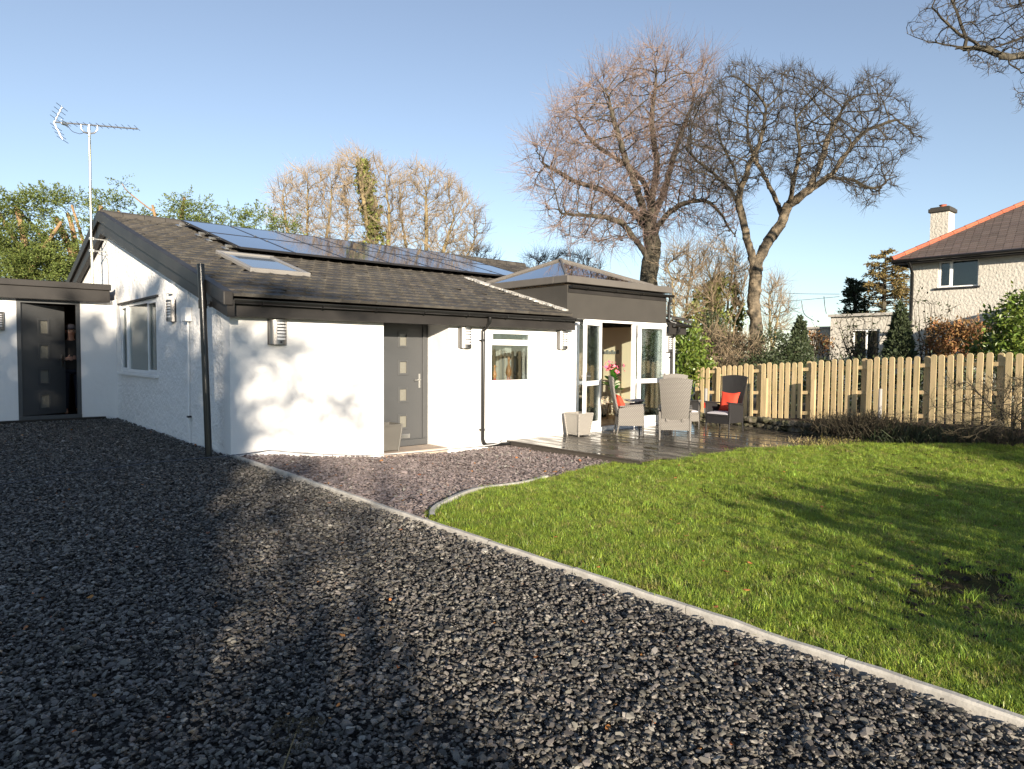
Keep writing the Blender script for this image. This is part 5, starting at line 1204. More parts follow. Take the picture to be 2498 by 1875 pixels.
bushy('ivy_tree', 'dense ivy-clad thicket left of the pale forked trunk', [(1690, 620), (1750, 590), (1800, 610), (1830, 650), (1820, 800), (1700, 800)], 25, (1765, 900), [[(1750, 800), (1740, 700), (1720, 640)], [(1770, 800), (1780, 700), (1790, 630)], [(1790, 800), (1815, 720)]], 800, .16, G, ivy=[([(1760, 880), (1755, 790), (1740, 720), (1760, 680)], .62, 2600, .13), ([(1725, 860), (1720, 780), (1735, 700)], .42, 1300, .13), ([(1795, 870), (1800, 780), (1790, 700)], .4, 1100, .13)])
bushy('bare_sapling', 'thin pale bare sapling right of the forked trunk against the sky', [(1860, 700), (1880, 670), (1910, 690), (1935, 760), (1920, 820), (1860, 830)], 30, (1885, 900), [[(1880, 820), (1875, 720)], [(1890, 820), (1905, 740)]], 380, .13, G, mats=(m_tanb, m_tanb, m_tant), tr=.010)

# left cypresses, hacked back, orange cut limbs
def cypress(label, base, limbs, blobs, D, leafn, rb=.22, name='cypress_tree', m=m_con, bark=m_orangeb, group=None, sz=.145):
    t = thing(name, label, 'tree', tuple(T(*base, D)), group)
    parts = []; mb = MB()
    for L in limbs:
        Q = cr([T(x, y, D + dz) for x, y, dz in L[1]], 5); mb.tube(Q, np.linspace(L[0], L[0] * .55, len(Q)), 8)
    build('trunk', mb, bark, t, smooth=True)
    Vs = []
    for (x, y, rx, ry, w) in blobs:
        n = int(leafn * w); c = T(x, y, D + rng.uniform(-.6, .6)); k = D / FPX; 
        # sprays: each spray a flat fan of leaflets
        ns = max(6, n // 22); d = rng.normal(size=(ns, 3)); d /= np.linalg.norm(d, axis=1)[:, None]; rad = rng.uniform(.35, 1, ns) ** .6
        rt_ = M[0]; rx3 = np.stack([d[:, 0] * rx * k * rad, d[:, 1] * rx * k * rad, d[:, 2] * ry * k * rad], 1); P0 = c + rx3
        dirs = d * [1, 1, .5] + rng.normal(0, .35, (ns, 3)) + [0, 0, .25]; dirs /= np.linalg.norm(dirs, axis=1)[:, None]
        I = np.repeat(np.arange(ns), 22); s = rng.uniform(0, 1, len(I)); sd_ = np.cross(dirs, rng.normal(size=(ns, 3))); sd_ /= np.linalg.norm(sd_, axis=1)[:, None] + 1e-9
        P1 = P0[I] + dirs[I] * (s * .55)[:, None] + sd_[I] * (rng.uniform(-1, 1, len(I)) * .16 * (1 - s * .6))[:, None]; P1[:, 2] -= .12 * s * s
        Vs.append((*leaves(P1, sz * .62, asp=.42, dirs=dirs[I] * 1.2), 0))
    V, F, I = cat(Vs); fast('foliage', V, F, m, t); return t
G = 'hacked-back conifers behind the side wing'
cypress('green cypress at the left photo edge above the flat roof', (30, 860), [(.16, [(30, 860, 0), (40, 700, 0), (60, 600, 0), (40, 500, 0)]), (.09, [(60, 620, 0), (20, 560, .3), (0, 520, .3)]), (.09, [(50, 700, 0), (110, 600, -.3), (150, 540, -.3)])],
        [(20, 500, 34, 12, .2), (-20, 550, 60, 50, .9), (70, 510, 40, 22, .35), (100, 480, 30, 12, .2), (50, 590, 60, 36, 1.1), (0, 640, 70, 45, 2.2), (90, 650, 60, 36, 1.6), (130, 580, 28, 18, .2)], 24, 6000, group=G)
cypress('cypress with orange sawn limbs leaning up-left, right beside the aerial pole', (215, 860), [(.17, [(235, 860, 0), (215, 740, 0), (185, 640, 0), (155, 570, 0), (135, 530, 0)]), (.12, [(200, 690, 0), (185, 600, .2), (175, 550, .3), (165, 520, .3)]), (.12, [(190, 640, 0), (215, 590, -.2), (235, 545, -.3)]), (.09, [(205, 700, 0), (140, 640, .2), (90, 560, .2), (40, 510, .2)]), (.07, [(210, 640, 0), (200, 580, 0), (175, 500, 0)]), (.14, [(240, 700, 0), (246, 560, 0), (245, 502, 0)])],
        [(120, 480, 30, 12, .22), (180, 560, 35, 14, .18), (150, 620, 40, 30, .5), (120, 660, 50, 30, .8), (200, 490, 26, 10, .15), (260, 495, 45, 9, .25), (240, 540, 24, 14, .15), (180, 680, 40, 26, .5)], 25, 6000, group=G)
cypress('sparse cypress tops poking over the ridge at the apex of the gable roof', (360, 860), [(.10, [(330, 860, 0), (300, 640, 0), (285, 560, 0), (290, 515, 0)]), (.08, [(420, 860, 0), (400, 660, 0), (385, 560, 0), (372, 500, 0)]), (.03, [(380, 520, 0), (340, 490, 0), (310, 465, 0), (298, 448, 0)]), (.07, [(415, 700, 0), (420, 600, 0), (412, 545, 0)])],
        [(310, 530, 30, 10, .18), (350, 528, 26, 12, .18), (400, 560, 30, 12, .2), (298, 448, 4, 8, .02), (270, 545, 20, 10, .1)], 26, 3000, group=G)
cypress('dark feathery conifer top sticking up behind the left end of the solar panels', (460, 860), [(.10, [(455, 860, 0), (450, 640, 0), (440, 560, 0), (450, 480, 0)]), (.08, [(455, 640, 0), (445, 575, 0), (442, 540, 0)])],
        [(430, 500, 12, 12, .12), (455, 520, 22, 16, .3), (490, 510, 30, 10, .22), (470, 550, 50, 14, .5), (458, 476, 6, 8, .05), (500, 560, 40, 12, .3)], 26, 3800, group=G)
cypress('low dark conifer tops behind the second and third solar panels', (600, 860), [(.10, [(600, 860, 0), (600, 640, 0), (590, 560, 0)]), (.08, [(690, 860, 0), (690, 640, 0), (696, 570, 0)]), (.09, [(545, 860, 0), (547, 600, 0), (546, 566, 0)])],
        [(570, 545, 26, 22, .4), (560, 520, 8, 10, .06), (630, 545, 34, 26, .6), (628, 520, 8, 12, .08), (690, 565, 24, 16, .35), (600, 575, 60, 12, .5), (705, 545, 8, 6, .05)], 27, 3000, group=G)

# ================================================================== NEIGHBOURING HOUSE
nh = thing('neighbour_house', 'two storey pebbledashed house with brown slate roof and orange ridge tiles beyond the fence', 'house', (27.0, 5.0, -.4))
X0, YL = 27.0, 9.15
window_y0, window_y1 = 7.05, 8.26
wz0, wz1 = 3.92, 4.86
nwall = wallcells(MB(), 'x', X0, X0 + .3, -6, YL, -.45, 4.98, [(window_y0, window_y1, wz0, wz1), (5.6, 6.4, 1.3, 2.3)]); nwall.box(X0 + .3, X0 + 9, YL - .3, YL, -.45, 4.98).box(X0 + 8.7, X0 + 9, -6, YL - .301, -.45, 4.98).box(X0 + .3, X0 + 8.7, -6, -5.7, -.45, 4.98)
build('wall', nwall, m_pebble, nh)
nw = window(nh, 'x', X0 + .08, window_y0, window_y1, wz0, wz1, vs=(7.86,), fw=.05, opens=[(7.88, 8.23, wz0 + .03, wz1 - .03)])
build('room_behind', MB().box(X0 + .5, X0 + .55, 6.5, 8.6, 3.2, 4.9), m_dark, nw)
build('sill', MB().box(X0 - .06, X0 + .08, window_y0 - .06, window_y1 + .10, wz0 - .06, wz0 - .001), m_dark, nw)
window(nh, 'x', X0 + .08, 5.6, 6.4, 1.3, 2.3, fw=.05)
ez = 4.98; pt = math.tan(R_(32)); xa, xb2, ya, yb2 = X0 - .45, X0 + 9.45, -6.45, YL + .45; hw = (yb2 - ya) / 2; hx = (xb2 - xa) / 2; rise = min(hw, hx) * pt
# hip roof with courses of slates
A_ = [(xa, yb2), (xb2, yb2), (xb2, ya), (xa, ya)]; rr_ = min(hw, hx); ridge = [((xa + xb2) / 2, yb2 - rr_), ((xa + xb2) / 2, ya + rr_)]
def slates(p0, p1, q0, q1, cw=.25, gauge=.17):
    """roof face between eave p0-p1 and top q0-q1"""
    p0, p1, q0, q1 = map(lambda v: np.array(v, float), (p0, p1, q0, q1)); e = p1 - p0; el = np.linalg.norm(e); e /= el; n_ = np.cross(e, q0 - p0); n_ /= np.linalg.norm(n_); n_ = n_ if n_[2] > 0 else -n_
    s_ = np.cross(n_, e); s_ = s_ if s_[2] > 0 else -s_; H = (q0 - p0) @ s_; a0 = (q0 - p0) @ e; a1 = (q1 - p0) @ e; mb = MB(); r = 0; t = 0
    while t < H - .05:
        l = a0 * t / H; rr2 = el + (a1 - el) * t / H; x = l - (cw / 2 if r % 2 else 0)
        while x < rr2:
            xs, xe = max(x, l) + .004, min(x + cw, rr2) - .004
            if xe - xs > .03:
                li = .018 + rng.normal(0, .003); P = [p0 + e * xs + s_ * t + n_ * li, p0 + e * xe + s_ * t + n_ * li, p0 + e * xe + s_ * (t + gauge + .03) + n_ * .003, p0 + e * xs + s_ * (t + gauge + .03) + n_ * .003]
                Q = [p0 + e * xs + s_ * t, p0 + e * xe + s_ * t]
                mb.raw(P + Q, [(0, 1, 2, 3), (4, 5, 1, 0)])
            x += cw
        t += gauge; r += 1
    return mb
z3 = lambda p, z: (p[0], p[1], z)
sl_ = slates(z3(A_[3], ez), z3(A_[0], ez), z3(ridge[1], ez + rise), z3(ridge[0], ez + rise))
s2_ = slates(z3(A_[0], ez), z3(A_[1], ez), z3(ridge[0], ez + rise), z3(ridge[0], ez + rise)); V, F, I = s2_.data(); sl_.raw(V, F)
nroof = build('roof', sl_, m_slate, nh)
ub = MB(); a, b, c, d = [z3(p, ez - .02) for p in A_]; r0, r1 = z3(ridge[0], ez + rise - .02), z3(ridge[1], ez + rise - .02); ub.raw([a, b, c, d, r0, r1], [(0, 1, 4), (1, 2, 5, 4), (2, 3, 5), (3, 0, 4, 5), (3, 2, 1, 0)]); build('roof_core', ub, m_slate, nroof)
rt2 = MB()
def ridge_run(p, q):
    p, q = np.array(p), np.array(q); d = q - p; n_ = int(np.linalg.norm(d) / .45)
    for i in range(n_): rt2.tube([p + d * (i / n_), p + d * ((i + 1.05) / n_)], [.085, .072], 8)
up_ = lambda p, dz=.05: (p[0], p[1], p[2] + dz)
ridge_run(up_(z3(A_[0], ez)), up_(z3(ridge[0], ez + rise))); ridge_run(up_(z3(ridge[0], ez + rise)), up_(z3(ridge[1], ez + rise)))
build('ridge_tile', rt2, m_terra, nroof)
rt3 = MB(); p_ = np.array(z3(A_[0], ez)) * .45 + np.array(z3(ridge[0], ez + rise)) * .55
build('eaves_board', MB().box(xa + .02, xa + .05, ya, yb2, ez - .16, ez).box(xa + .051, xb2, yb2 - .05, yb2 - .02, ez - .16, ez).box(xa + .05, X0 - .001, ya, yb2 - .05, ez - .15, ez - .13), m_fascia, nh)
g2 = MB(); g2.tube([(xa - .05, ya, ez - .05), (xa - .05, yb2, ez - .05)], .06, 8); build('gutter', g2, m_pipe, nh, smooth=True)
pipe([(xa - .02, 9.05, ez - .1), (X0 - .25, 9.05, ez - .3), (X0 - .07, 9.05, ez - .5), (X0 - .07, 9.05, -.4)], .05, parent=nh, m=m_pipe)
ch = MB(); cx, cy = 30.2, 9.15; ch.box(cx - .36, cx + .36, cy - .31, cy + .31, 3.5, 7.10); chm = build('chimney', ch, m_pebble, nh)
build('chimney_cap', MB().box(cx - .43, cx + .43, cy - .38, cy + .38, 7.102, 7.25).box(cx - .38, cx + .38, cy - .33, cy + .33, 7.252, 7.30), m_blackr, chm, bevel=.02)
build('chimney_pot', MB().lathe([(.13, 0), (.11, .12), (.14, .16), (.10, .17), (.10, .05)], (cx, cy, 7.26), 12), m_terra, chm, smooth=True)
dsh = thing('satellite_dish', 'small dark satellite dish on the pebbledash wall beside the downpipe', 'dish', (X0 - .2, 9.0, 2.55))
build('dish', MB().lathe([(.01, 0), (.12, .02), (.20, .07), (.12, .035), (.01, .015)], (X0 - .25, 9.02, 2.55), 14), m_dark, dsh, smooth=True); build('arm', MB().tube([(X0, 8.98, 2.5), (X0 - .25, 9.02, 2.56), (X0 - .5, 8.85, 2.8)], .018, 6), m_galv, dsh)
# flat roofed outbuilding
ob = thing('outbuilding', 'flat roofed pebbledashed extension left of the neighbouring house', 'building', (27.2, 11, -.4))
obw = wallcells(MB(), 'x', X0 + .25, X0 + .5, 9.46, 12.05, -.45, 3.05, [(10.2, 11.2, .2, 2.55)]); obw.box(X0 + .501, X0 + 5, 11.8, 12.05, -.45, 3.05); obw.box(X0 + .6, X0 + .85, 12.051, 13.1, -.45, 2.62); build('wall', obw, m_pebble, ob)
build('roof_edge', MB().box(X0 + .15, X0 + 5.1, 9.46, 12.12, 3.052, 3.15).box(X0 + .52, X0 + 5.1, 12.121, 13.2, 2.622, 2.70), m_concrete, ob)
window(ob, 'x', X0 + .3, 10.2, 11.2, .2, 2.55, vs=(10.7,), fw=.06); build('inside', MB().box(X0 + .9, X0 + .95, 9.6, 11.7, -.4, 3.0), m_dark, ob)
# conservatory
co = thing('conservatory', 'white framed conservatory with glazed roof against the neighbouring house', 'conservatory', (25.5, 4, -.4))
czx = 24.2; cy0, cy1 = 1.6, 5.55; ce = 2.78; cr_ = 3.75
cf = MB()
for y in np.linspace(cy0, cy1, 6): cf.box(czx - .03, czx + .03, y - .03, y + .03, -.4, ce)
cf.box(czx - .035, czx + .035, cy0, cy1, .5, .6).box(czx - .04, X0 - .01, cy1 - .04, cy1 + .04, ce - .1, ce).box(czx - .05, czx + .05, cy0 - .05, cy1 + .05, ce - .12, ce + .02)
for x in np.linspace(czx, X0 - .05, 4): cf.box(x - .03, x + .03, cy1 - .03, cy1 + .03, -.4, ce)
build('frame', cf, m_upvc, co)
rf = MB(); ym = (cy0 + cy1) / 2
for x in np.linspace(czx, X0 - .05, 6):
    for yy_ in (cy0 - .05, cy1 + .05): rf.tube([(x, yy_, ce), (x + .5 if x == czx else x, ym, cr_)], .035, 6)
rf.tube([(czx + .5, ym, cr_), (X0, ym, cr_)], .05, 8)
for y in np.linspace(cy0, cy1, 7)[1:-1]: rf.tube([(czx, y, ce), (czx + .5, ym, cr_)], .03, 6)
build('roof_bar', rf, m_upvc, co, smooth=True)
m_poly = mat('milky_roof_sheet', (.62, .62, .58), .3)
build('roof_sheet', MB().prism([(czx + .05, cy1, ce), (X0 - .02, cy1, ce), (X0 - .02, ym, cr_ - .03), (czx + .5, ym, cr_ - .03)], (0, 0, -.02)).prism([(czx + .05, cy0, ce), (czx + .05, cy1, ce), (czx + .5, ym, cr_ - .03)], (0, 0, -.02)), m_poly, co)
build('glazing', MB().box(czx - .004, czx + .004, cy0, cy1, .6, ce - .12).box(czx, X0, cy1 - .004, cy1 + .004, .6, ce - .12), m_glass, co)
build('dwarf_wall', MB().box(czx - .08, czx + .08, cy0, cy1, -.45, .5).box(czx + .081, X0, cy1 - .08, cy1 + .08, -.45, .5), m_pebble, co)

# ================================================================== SHRUBS, HEDGES, CONIFERS BEYOND THE FENCE
def shrub(name, label, blobs, n, m, sz, group=None, cat_='shrub', stems=None, asp=.5, base=None, up=.1, clump_=.55, twm=None, twn=0):
    """blobs: (x, y, z, rx, ry, rz) in metres"""
    b0 = base or (blobs[0][0], blobs[0][1], blobs[0][2] - blobs[0][5]); t = thing(name, label, cat_, b0, group); Vs = []; P_all = []
    vol = np.array([b[3] * b[4] * b[5] for b in blobs]) ** .7; vol /= vol.sum()
    for b, w_ in zip(blobs, vol):
        k = int(n * w_); kc_n = max(4, k // 16); d = rng.normal(size=(kc_n, 3)); d /= np.linalg.norm(d, axis=1)[:, None]; rad = rng.uniform(.3, 1.08, kc_n) ** .5
        C = np.array(b[:3]) + d * rad[:, None] * np.array(b[3:]); I = np.repeat(np.arange(kc_n), 16); P = C[I] + rng.normal(0, sz * clump_ * 1.6, (len(I), 3)); P_all.append(P)
        Vs.append((*leaves(P, sz, asp=asp, up=up, dirs=d[I] * .5), 0))
    V, F, I = cat(Vs); fast('foliage', V, F, m, t)
    mb = MB(); k = stems or 6
    for i in range(k):
        b = blobs[i % len(blobs)]; e = np.array(b[:3]) + rng.normal(0, .35, 3) * np.array(b[3:]); s0 = np.array(b0) + [rng.normal(0, .08), rng.normal(0, .08), 0]; mb.tube([s0, (s0 + e) / 2 + rng.normal(0, .05, 3), e], [.03, .02, .01], 5)
    build('stem', mb, m_limb, t)
    if twn:
        P = np.vstack(P_all); i = rng.integers(0, len(P), twn); D_ = rng.normal(0, .5, (twn, 3)) + [0, 0, .8]; D_ /= np.linalg.norm(D_, axis=1)[:, None]
        V, F = segs(P[i], P[i] + D_ * rng.uniform(.2, .6, twn)[:, None], np.full(twn, .006), np.full(twn, .003)); fast('twigs', V, F, twm or m_tant, t)
    return t
def gb(px, py, D, rx, ry, rz): p = T(px, py, D); return (*p, rx, ry, rz)
# trimmed evergreen hedge strip directly behind the fence
hb = []
for i, (px, py, D) in enumerate([(1900, 900, 18.5), (1960, 905, 18), (2020, 898, 17.5), (2090, 893, 17), (2160, 888, 16.5), (2230, 885, 16), (2300, 885, 15.6), (2370, 885, 15.2), (2440, 885, 14.8), (2510, 885, 14.5)]): p = T(px, py, D); hb.append((p[0] + .6, p[1], .78, .55, .75, .72))
shrub('boundary_hedge', 'long low dark evergreen hedge running just behind the picket fence', hb, 15000, m_hedge, .085, None, 'hedge', 12, base=(hb[5][0], hb[5][1], -.3))
shrub('laurel_bush', 'bright green leafy laurel beside the right end of the bungalow', [gb(1680, 850, 18.2, .42, .42, .52), gb(1665, 900, 17.8, .3, .3, .5), gb(1712, 905, 18.0, .3, .3, .4)], 2300, m_laurel, .15, cat_='bush', asp=.42)
shrub('bramble_thicket', 'tangled brown bramble thicket between laurel and the forked trunk', [gb(1740, 850, 19.5, .7, .7, .55), gb(1800, 860, 19.5, .7, .7, .5), gb(1770, 905, 19, .9, .6, .5)], 4200, m_brown, .09, twm=m_tant, twn=900)
shrub('dark_bush', 'dark rounded evergreen bush at the foot of the forked trunk', [gb(1880, 850, 20, .8, .7, .55), gb(1850, 900, 19, .7, .7, .5), gb(1930, 870, 20, .6, .6, .5), gb(1740, 800, 22, .5, .5, .5)], 6500, m_hedge, .09)
def cone(name, label, px, ytop, ybot, wpx, D, n, m, group=None):
    b = T(px, 905, D); top = T(px, ytop, D)[2]; bot = T(px, ybot, D)[2]; t = thing(name, label, 'shrub', (b[0], b[1], -.3), group)
    h = np.sqrt(rng.random(n)); z = top - (top - bot) * h; R = wpx / 2 / FPX * D * np.clip(h ** .75 * 1.15, 0, 1) * (1 + .12 * np.sin(h * 37)); a = rng.uniform(0, 6.28, n); q_ = R * rng.uniform(.75, 1.05, n)
    P = np.c_[b[0] + q_ * np.cos(a), b[1] + q_ * np.sin(a), z]; dirs = np.c_[np.cos(a) * .3, np.sin(a) * .3, np.full(n, .9)]
    V, F = leaves(P, .12, asp=.4, dirs=dirs); fast('foliage', V, F, m, t); build('stem', MB().tube([(b[0], b[1], -.3), (b[0], b[1], top - .2)], [.05, .02], 6), m_limb, t)
cone('conical_conifer', 'dark pointed dwarf conifer behind the fence, left of the flat roofed extension', 1948, 768, 885, 52, 21, 3200, m_dcon, 'dark pointed dwarf conifers')
cone('conical_conifer', 'dark pointed dwarf conifer before the corner of the neighbouring house', 2192, 738, 880, 60, 19.5, 3800, m_dcon, 'dark pointed dwarf conifers')
def sparse(name, label, px, D, ytop, wpx, n=26, lf=320):
    b = T(px, 900, D); t = thing(name, label, 'shrub', (b[0], b[1], -.3), 'gawky leafless shrubs behind the fence'); P0 = []; P1 = []; R0 = []; R1 = []; tips = []
    H_ = T(px, ytop, D)[2] + .3; wd_ = wpx / 2 / FPX * D
    for i in range(n):
        a = rng.uniform(0, 6.28); p = np.array([b[0], b[1], -.3]); e = np.array([b[0] + math.cos(a) * wd_ * rng.uniform(.2, 1), b[1] + math.sin(a) * wd_ * rng.uniform(.2, 1), -.3 + H_ * rng.uniform(.6, 1)])
        m_ = 6
        for k in range(m_):
            q_ = np.array([b[0], b[1], -.3]) + (e - [b[0], b[1], -.3]) * [((k + 1) / m_) ** 1.3] * np.array([1, 1, 1]) + rng.normal(0, .05, 3); q_[2] = -.3 + (e[2] + .3) * (k + 1) / m_
            P0.append(p); P1.append(q_); R0.append(.018 * (1 - k / m_) + .006); R1.append(.018 * (1 - (k + 1) / m_) + .006)
            if k > 1:
                for _ in range(3): s_ = q_ + rng.normal(0, .16, 3) + [0, 0, .1]; P0.append(q_); P1.append(s_); R0.append(.007); R1.append(.004); tips.append(s_)
            p = q_
    V, F = segs(np.array(P0), np.array(P1), np.array(R0), np.array(R1), 4); fast('stem', V, F, m_limb, t)
    tips = np.array(tips); P = tips[rng.integers(0, len(tips), lf)] + rng.normal(0, .05, (lf, 3)); V, F = leaves(P, .10, asp=.6); fast('leaves', V, F, m_dcon, t)
sparse('magnolia_shrub', 'gawky nearly leafless shrub in front of the flat roofed extension', 2105, 21.5, 765, 190, 30, 380)
sparse('magnolia_shrub', 'gawky nearly leafless shrub in front of the pebbledashed house wall', 2275, 20.5, 725, 110, 16, 300)
sparse('magnolia_shrub', 'thin leafless shrub left of the flat roofed extension', 2020, 22, 800, 90, 12, 90)
shrub('copper_hedge', 'coppery brown hedge in front of the conservatory', [gb(2305, 825, 20, .5, .5, .55), gb(2350, 830, 19.7, .55, .5, .55), gb(2400, 835, 19.4, .5, .5, .5)], 4200, m_orangeh, .10, cat_='hedge', twn=200)
shrub('laurel_bush', 'big glossy green bush at the right photo edge above the fence', [gb(2465, 810, 17, .6, .6, .7), gb(2510, 790, 16.5, .7, .7, .8), gb(2420, 860, 17.5, .5, .5, .4), gb(2480, 860, 16.5, .8, .6, .5)], 6500, m_laurel, .13, cat_='bush', asp=.45)
shrub('autumn_bush', 'small yellow-brown bush between the dwarf conifer and the extension', [gb(1985, 840, 23, .5, .5, .4)], 900, m_orangeh, .10)
def conifer(name, label, px, ytop, ybot, wpx, D, n, m):
    b = T(px, 900, D); top = T(px, ytop, D)[2]; z0 = -.4; t = thing(name, label, 'tree', (b[0], b[1], z0)); build('trunk', MB().tube([(b[0], b[1], z0), (b[0] + .1, b[1], top)], [.28, .03], 8), m_bark, t)
    Vs = []; mb0 = []; W_ = wpx / 2 / FPX * D; nb = n // 40; bot = T(px, ybot, D)[2]
    for i in range(nb):
        u = rng.random() ** .8; z = top - (top - bot) * u; a = rng.uniform(0, 6.28); ln = W_ * (.12 + .95 * u ** .8) * rng.uniform(.6, 1.15); d = np.array([math.cos(a), math.sin(a), rng.uniform(.0, .25)])
        k = 40; s = rng.uniform(.25, 1, k) ** .7; P = np.array([b[0], b[1], z]) + d * (s * ln)[:, None] + rng.normal(0, .09, (k, 3)) * [1, 1, .5]; P[:, 2] -= .10 * ln * s * s
        mb0.append(([b[0], b[1], z], np.array([b[0], b[1], z]) + d * ln)); Vs.append((*leaves(P, .19, asp=.4, dirs=d * .9), 0))
    V, F, I = cat(Vs); fast('foliage', V, F, m, t); A = np.array([q_[0] for q_ in mb0]); B = np.array([q_[1] for q_ in mb0]); V, F = segs(A, B, np.full(len(A), .03), np.full(len(A), .01), 4); fast('branches', V, F, m_limb, t)
conifer('spruce_tree', 'large golden-brown conifer rising behind the flat roofed extension', 2150, 612, 780, 190, 38, 5000, m_con2)
conifer('spruce_tree', 'smaller darker conifer left of the large golden-brown one', 2080, 680, 800, 90, 34, 2600, m_dcon)
# overhead wires
wi = MB()
for (a, b_, c_) in (((1870, 712, 60), (1950, 716, 58), (2048, 717, 55)), ((1880, 736, 60), (1960, 731, 58), (2048, 723, 55))): wi.tube(cr([T(*a), T(*b_), T(*c_)], 6), .018, 5)
tag(build('overhead_wires', wi, m_dark), 'thin overhead wires crossing the pale sky left of the conifers', 'wires')
wi = MB()
for (p, q_, r_) in (((1955, 733, 40), (1962, 765, 40), (1985, 782, 40)), ((2010, 722, 40), (2012, 745, 40), (2016, 765, 40))): wi.tube(cr([T(*p), T(*q_), T(*r_)], 6), .02, 5)
tag(build('dangling_cable', wi, m_dark), 'loose cable ends dangling above the extension roof', 'cable')
# bed planting in front of the fence
def heather(label, x, y, z, rx, ry, rz, n, m, grp='dead heather and weeds on the bank'):
    t = thing('heather_clump', label, 'plant', (x, y, z), grp); k = n; B = np.c_[x + rng.normal(0, rx * .5, k), y + rng.normal(0, ry * .5, k), np.full(k, z)]
    D_ = rng.normal(0, .5, (k, 3)); D_[:, 2] = np.abs(D_[:, 2]) + .55; D_ /= np.linalg.norm(D_, axis=1)[:, None]; l = rz * rng.uniform(.5, 1.2, k); mid = B + D_ * (l * .5)[:, None]; e = mid + (D_ + rng.normal(0, .3, D_.shape)) * (l * .5)[:, None]
    V, F = segs(np.vstack([B, mid]), np.vstack([mid, e]), np.full(2 * k, .006), np.full(2 * k, .003), 3); fast('stems', V, F, m, t)
    P = e[rng.integers(0, k, k)] + rng.normal(0, .03, (k, 3)); V, F = leaves(P, .04, asp=.4); fast('leaves', V, F, m_brown, t)
for (px, py, D, rx, rz, n, m, lab) in ((2030, 1030, 14.6, .6, .24, 800, m_brown, 'brown dead heather on the bank, left clump near the deck end'), (2110, 1030, 13.4, .7, .34, 1300, m_brown, 'big dead heather clump on the bank below the middle of the fence'),
        (2200, 1050, 12.8, .6, .25, 700, m_hedge, 'low dark weeds on the bank right of the big heather clump'), (2290, 1055, 12.3, .7, .3, 700, m_hedge, 'low dark green weeds on the bank under the right part of the fence'), (2400, 1065, 11.8, .7, .25, 900, m_brown, 'brown weeds on the bank at the right, left of the twiggy bush'),
        (1960, 1075, 13.2, .35, .22, 500, m_dry, 'straw coloured cut stalks at the lawn edge by the deck'), (1890, 1090, 12.6, .25, .2, 200, m_dry, 'small heap of straw coloured stalks at the lawn edge'), (2050, 1070, 12.6, .5, .16, 900, m_gr2, 'yellow tuft of long grass at the far lawn edge'), (2150, 1075, 12.3, .6, .14, 700, m_gr, 'green tuft of long grass at the far lawn edge'), (1960, 1015, 16.2, .5, .14, 300, m_tant, 'twiggy litter on top of the mossy stone wall')):
    p = T(px, py + 25, D); heather(lab, p[0], p[1], p[2], rx, rx, rz, n, m)
p = T(2470, 1085, 10.6); b0 = np.array(p)
attr = np.array([b0 + [rng.normal(0, .42), rng.normal(0, .42), 0] + [0, 0, rng.uniform(.1, 1.05)] for _ in range(700)])
bare_tree('twiggy_bush', 'bare twiggy bush at the right photo edge before the fence', 'bush', attr, [([b0, b0 + [.02, 0, .1]], -1)] + [([b0, b0 + [rng.normal(0, .15), rng.normal(0, .15), .3], b0 + [rng.normal(0, .3), rng.normal(0, .3), .6]], 0) for _ in range(7)], .07, .09, .8, .03, .004, (m_limb, m_limb, m_brown), per=3, tl=.2, tr=.003, up=.2, trunk_r=.02, twl=.006, jit=.25)

# ================================================================== WHAT STANDS BEHIND THE VIEWPOINT AND SHADES THE GARDEN
def wx(w_, y): return (w_ + math.cos(R_(SUN_AZ)) * y) / math.sin(R_(SUN_AZ))
yb = -15.0
bl_ = []
for w_, z, rw, rz in ((-13, 6, 2.6, 4.2), (-10, 6.2, 2.2, 4.4), (-7.4, 6.0, 1.9, 4.2), (-5.0, 5.6, 1.7, 4.0), (-3.1, 5.2, 1.4, 3.7), (-2.75, 5.0, .95, 3.4), (-4.2, 8.6, 1.1, 1.2), (-7.8, 9.4, 1.5, 1.0)): bl_.append((wx(w_, yb), yb, z, rw * 1.05, 1.6, rz))
shrub('evergreen_tree', 'tall dense evergreen screen behind the viewpoint that shades the left half of the gravel', bl_, 24000, m_hedge, .42, None, 'tree', 14, base=(bl_[2][0], yb, -.4), asp=.7)
n_ = 420; P = np.c_[wx(rng.normal(-1.15, .8, n_), -13.5), rng.uniform(-14.5, -12.5, n_), rng.uniform(2.6, 8.6, n_)]
b0 = np.array([wx(-1.2, -13.5), -13.5, -.4])
bare_tree('shade_tree', 'slim bare tree behind the viewpoint dappling the house corner with shadow', 'tree', P, [([b0, b0 + [.1, 0, 2.], b0 + [-.1, 0, 4.2], b0 + [0, 0, 8]], -1)], .3, .4, 3, .16, .02, (m_bark, m_limb, m_syct), per=6, tl=.9, tr=.020, up=.2, trunk_r=.06, twl=.05)
shrub('shade_shrub', 'leafy shrub behind the viewpoint shading the gravel nearest the camera', [(wx(-.10, -8.5), -8.5, 1.9, .55, .8, .78), (wx(-1.5, -8.5), -8.5, 2.6, .7, .8, 1.15), (wx(-2.6, -8.5), -8.5, 2.7, .9, .8, 1.3)], 9000, m_hedge, .22, asp=.6)
yr = -3.6
P = np.array([[wx(w_, yr) + rng.normal(0, .1), yr + rng.normal(0, .45), z] for w_, z in zip(rng.uniform(2.9, 7.4, 1900), rng.uniform(.7, 1.8, 1900)) if z < 1.15 + .55 * math.sin((w_ - 2.9) * .7)])
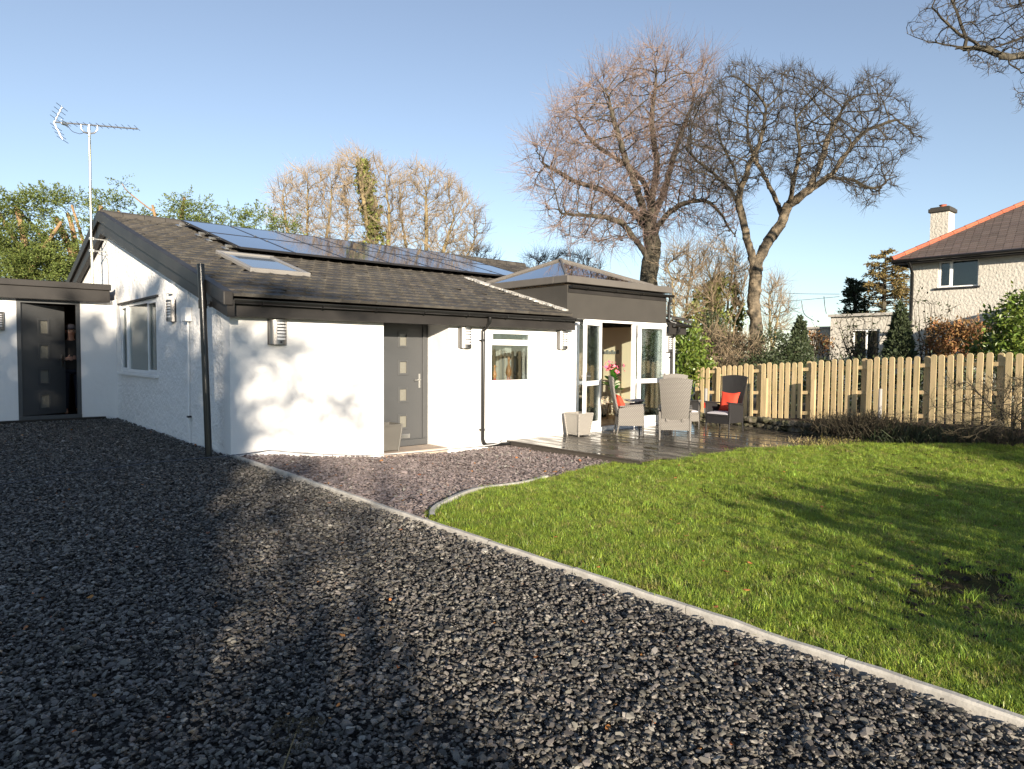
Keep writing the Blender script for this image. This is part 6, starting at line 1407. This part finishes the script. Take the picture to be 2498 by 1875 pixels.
polys = [([np.array([wx(5.2, yr), yr, -.1]), np.array([wx(5.2, yr), yr, .25])], -1)] + [([np.array([wx(5.2, yr), yr, .15]), np.array([wx(5.2 + a * .5, yr), yr, .7]), np.array([wx(5.2 + a, yr), yr, 1.2 - abs(a) * .1])], 0) for a in (-2, -1.4, -.8, -.2, .5, 1.1, 1.8)]
bare_tree('garden_shrub', 'wide twiggy shrub just behind the viewpoint throwing streaky shadows on the lawn', 'shrub', P, polys, .10, .13, 1.0, .09, .009, (m_bark, m_limb, m_brown), per=1.2, tl=.26, tr=.009, up=.05, trunk_r=.03, twl=.014, spread=.7, jit=.2)
shrub('garden_bush', 'low dense bush behind the viewpoint shading the middle of the lawn', [(wx(6.3, yr - .3), yr - .3, 1.35, .34, .4, .30), (wx(7.4, yr - .3), yr - .3, 1.3, .5, .4, .35), (wx(10.9, yr - 1), yr - 1, 1.5, 1.7, .5, 1.0)], 10000, m_laurel, .13, asp=.35)
cp_ = thing('cordyline', 'spiky strap-leaved plant behind the viewpoint casting crisp streaks on the lawn', 'plant', (wx(4.6, yr), yr, -.1)); Pl, Dl = [], []
for w_, z in ((3.6, .95), (4.2, 1.1), (4.6, 1.4), (5.2, 1.1), (5.6, 1.5), (6.1, 1.0), (6.7, 1.2)):
    c_ = np.array([wx(w_, yr), yr, z]); d = rng.normal(size=(70, 3)) + [0, 0, .25]; d /= np.linalg.norm(d, axis=1)[:, None]; Pl.append(c_ + d * .03); Dl.append(d * 9); build('stem', MB().tube([(wx(4.6, yr), yr, -.1), (c_[0] * .5 + wx(4.6, yr) * .5, yr + .05, z * .5), c_], .035, 6), m_bark, cp_)
V, F = leaves(np.vstack(Pl), .55, asp=.075, dirs=np.vstack(Dl)); fast('strap_leaves', V, F, m_hedge, cp_)

fr_ = thing('dead_frond', 'dry brown fern frond lying on the dark gravel at the bottom of the photo', 'frond', tuple(onz(700, 1850, .02)))
a_ = onz(690, 1875, .03); b_ = onz(735, 1760, .05); Q = cr([a_, (a_ + b_) / 2 + [.02, 0, .05], b_], 10)
build('stalk', MB().tube(Q, .0028, 5), m_tanb, fr_); lf_ = []
for sg in (-1, 1):
    dd = np.cross(b_ - a_, [0, 0, 1.]); dd /= np.linalg.norm(dd); I = np.repeat(np.arange(3, len(Q) - 1), 7); s_ = rng.uniform(.05, 1, len(I)); Pq = Q[I] + dd * sg * (s_ * .09)[:, None] + [0, 0, .01]; lf_.append((*leaves(Pq, .022, asp=.35, dirs=np.tile((b_ - a_), (len(I), 1))), 0))
V, F, I = cat(lf_); fast('leaflets', V, F, m_brown, fr_)
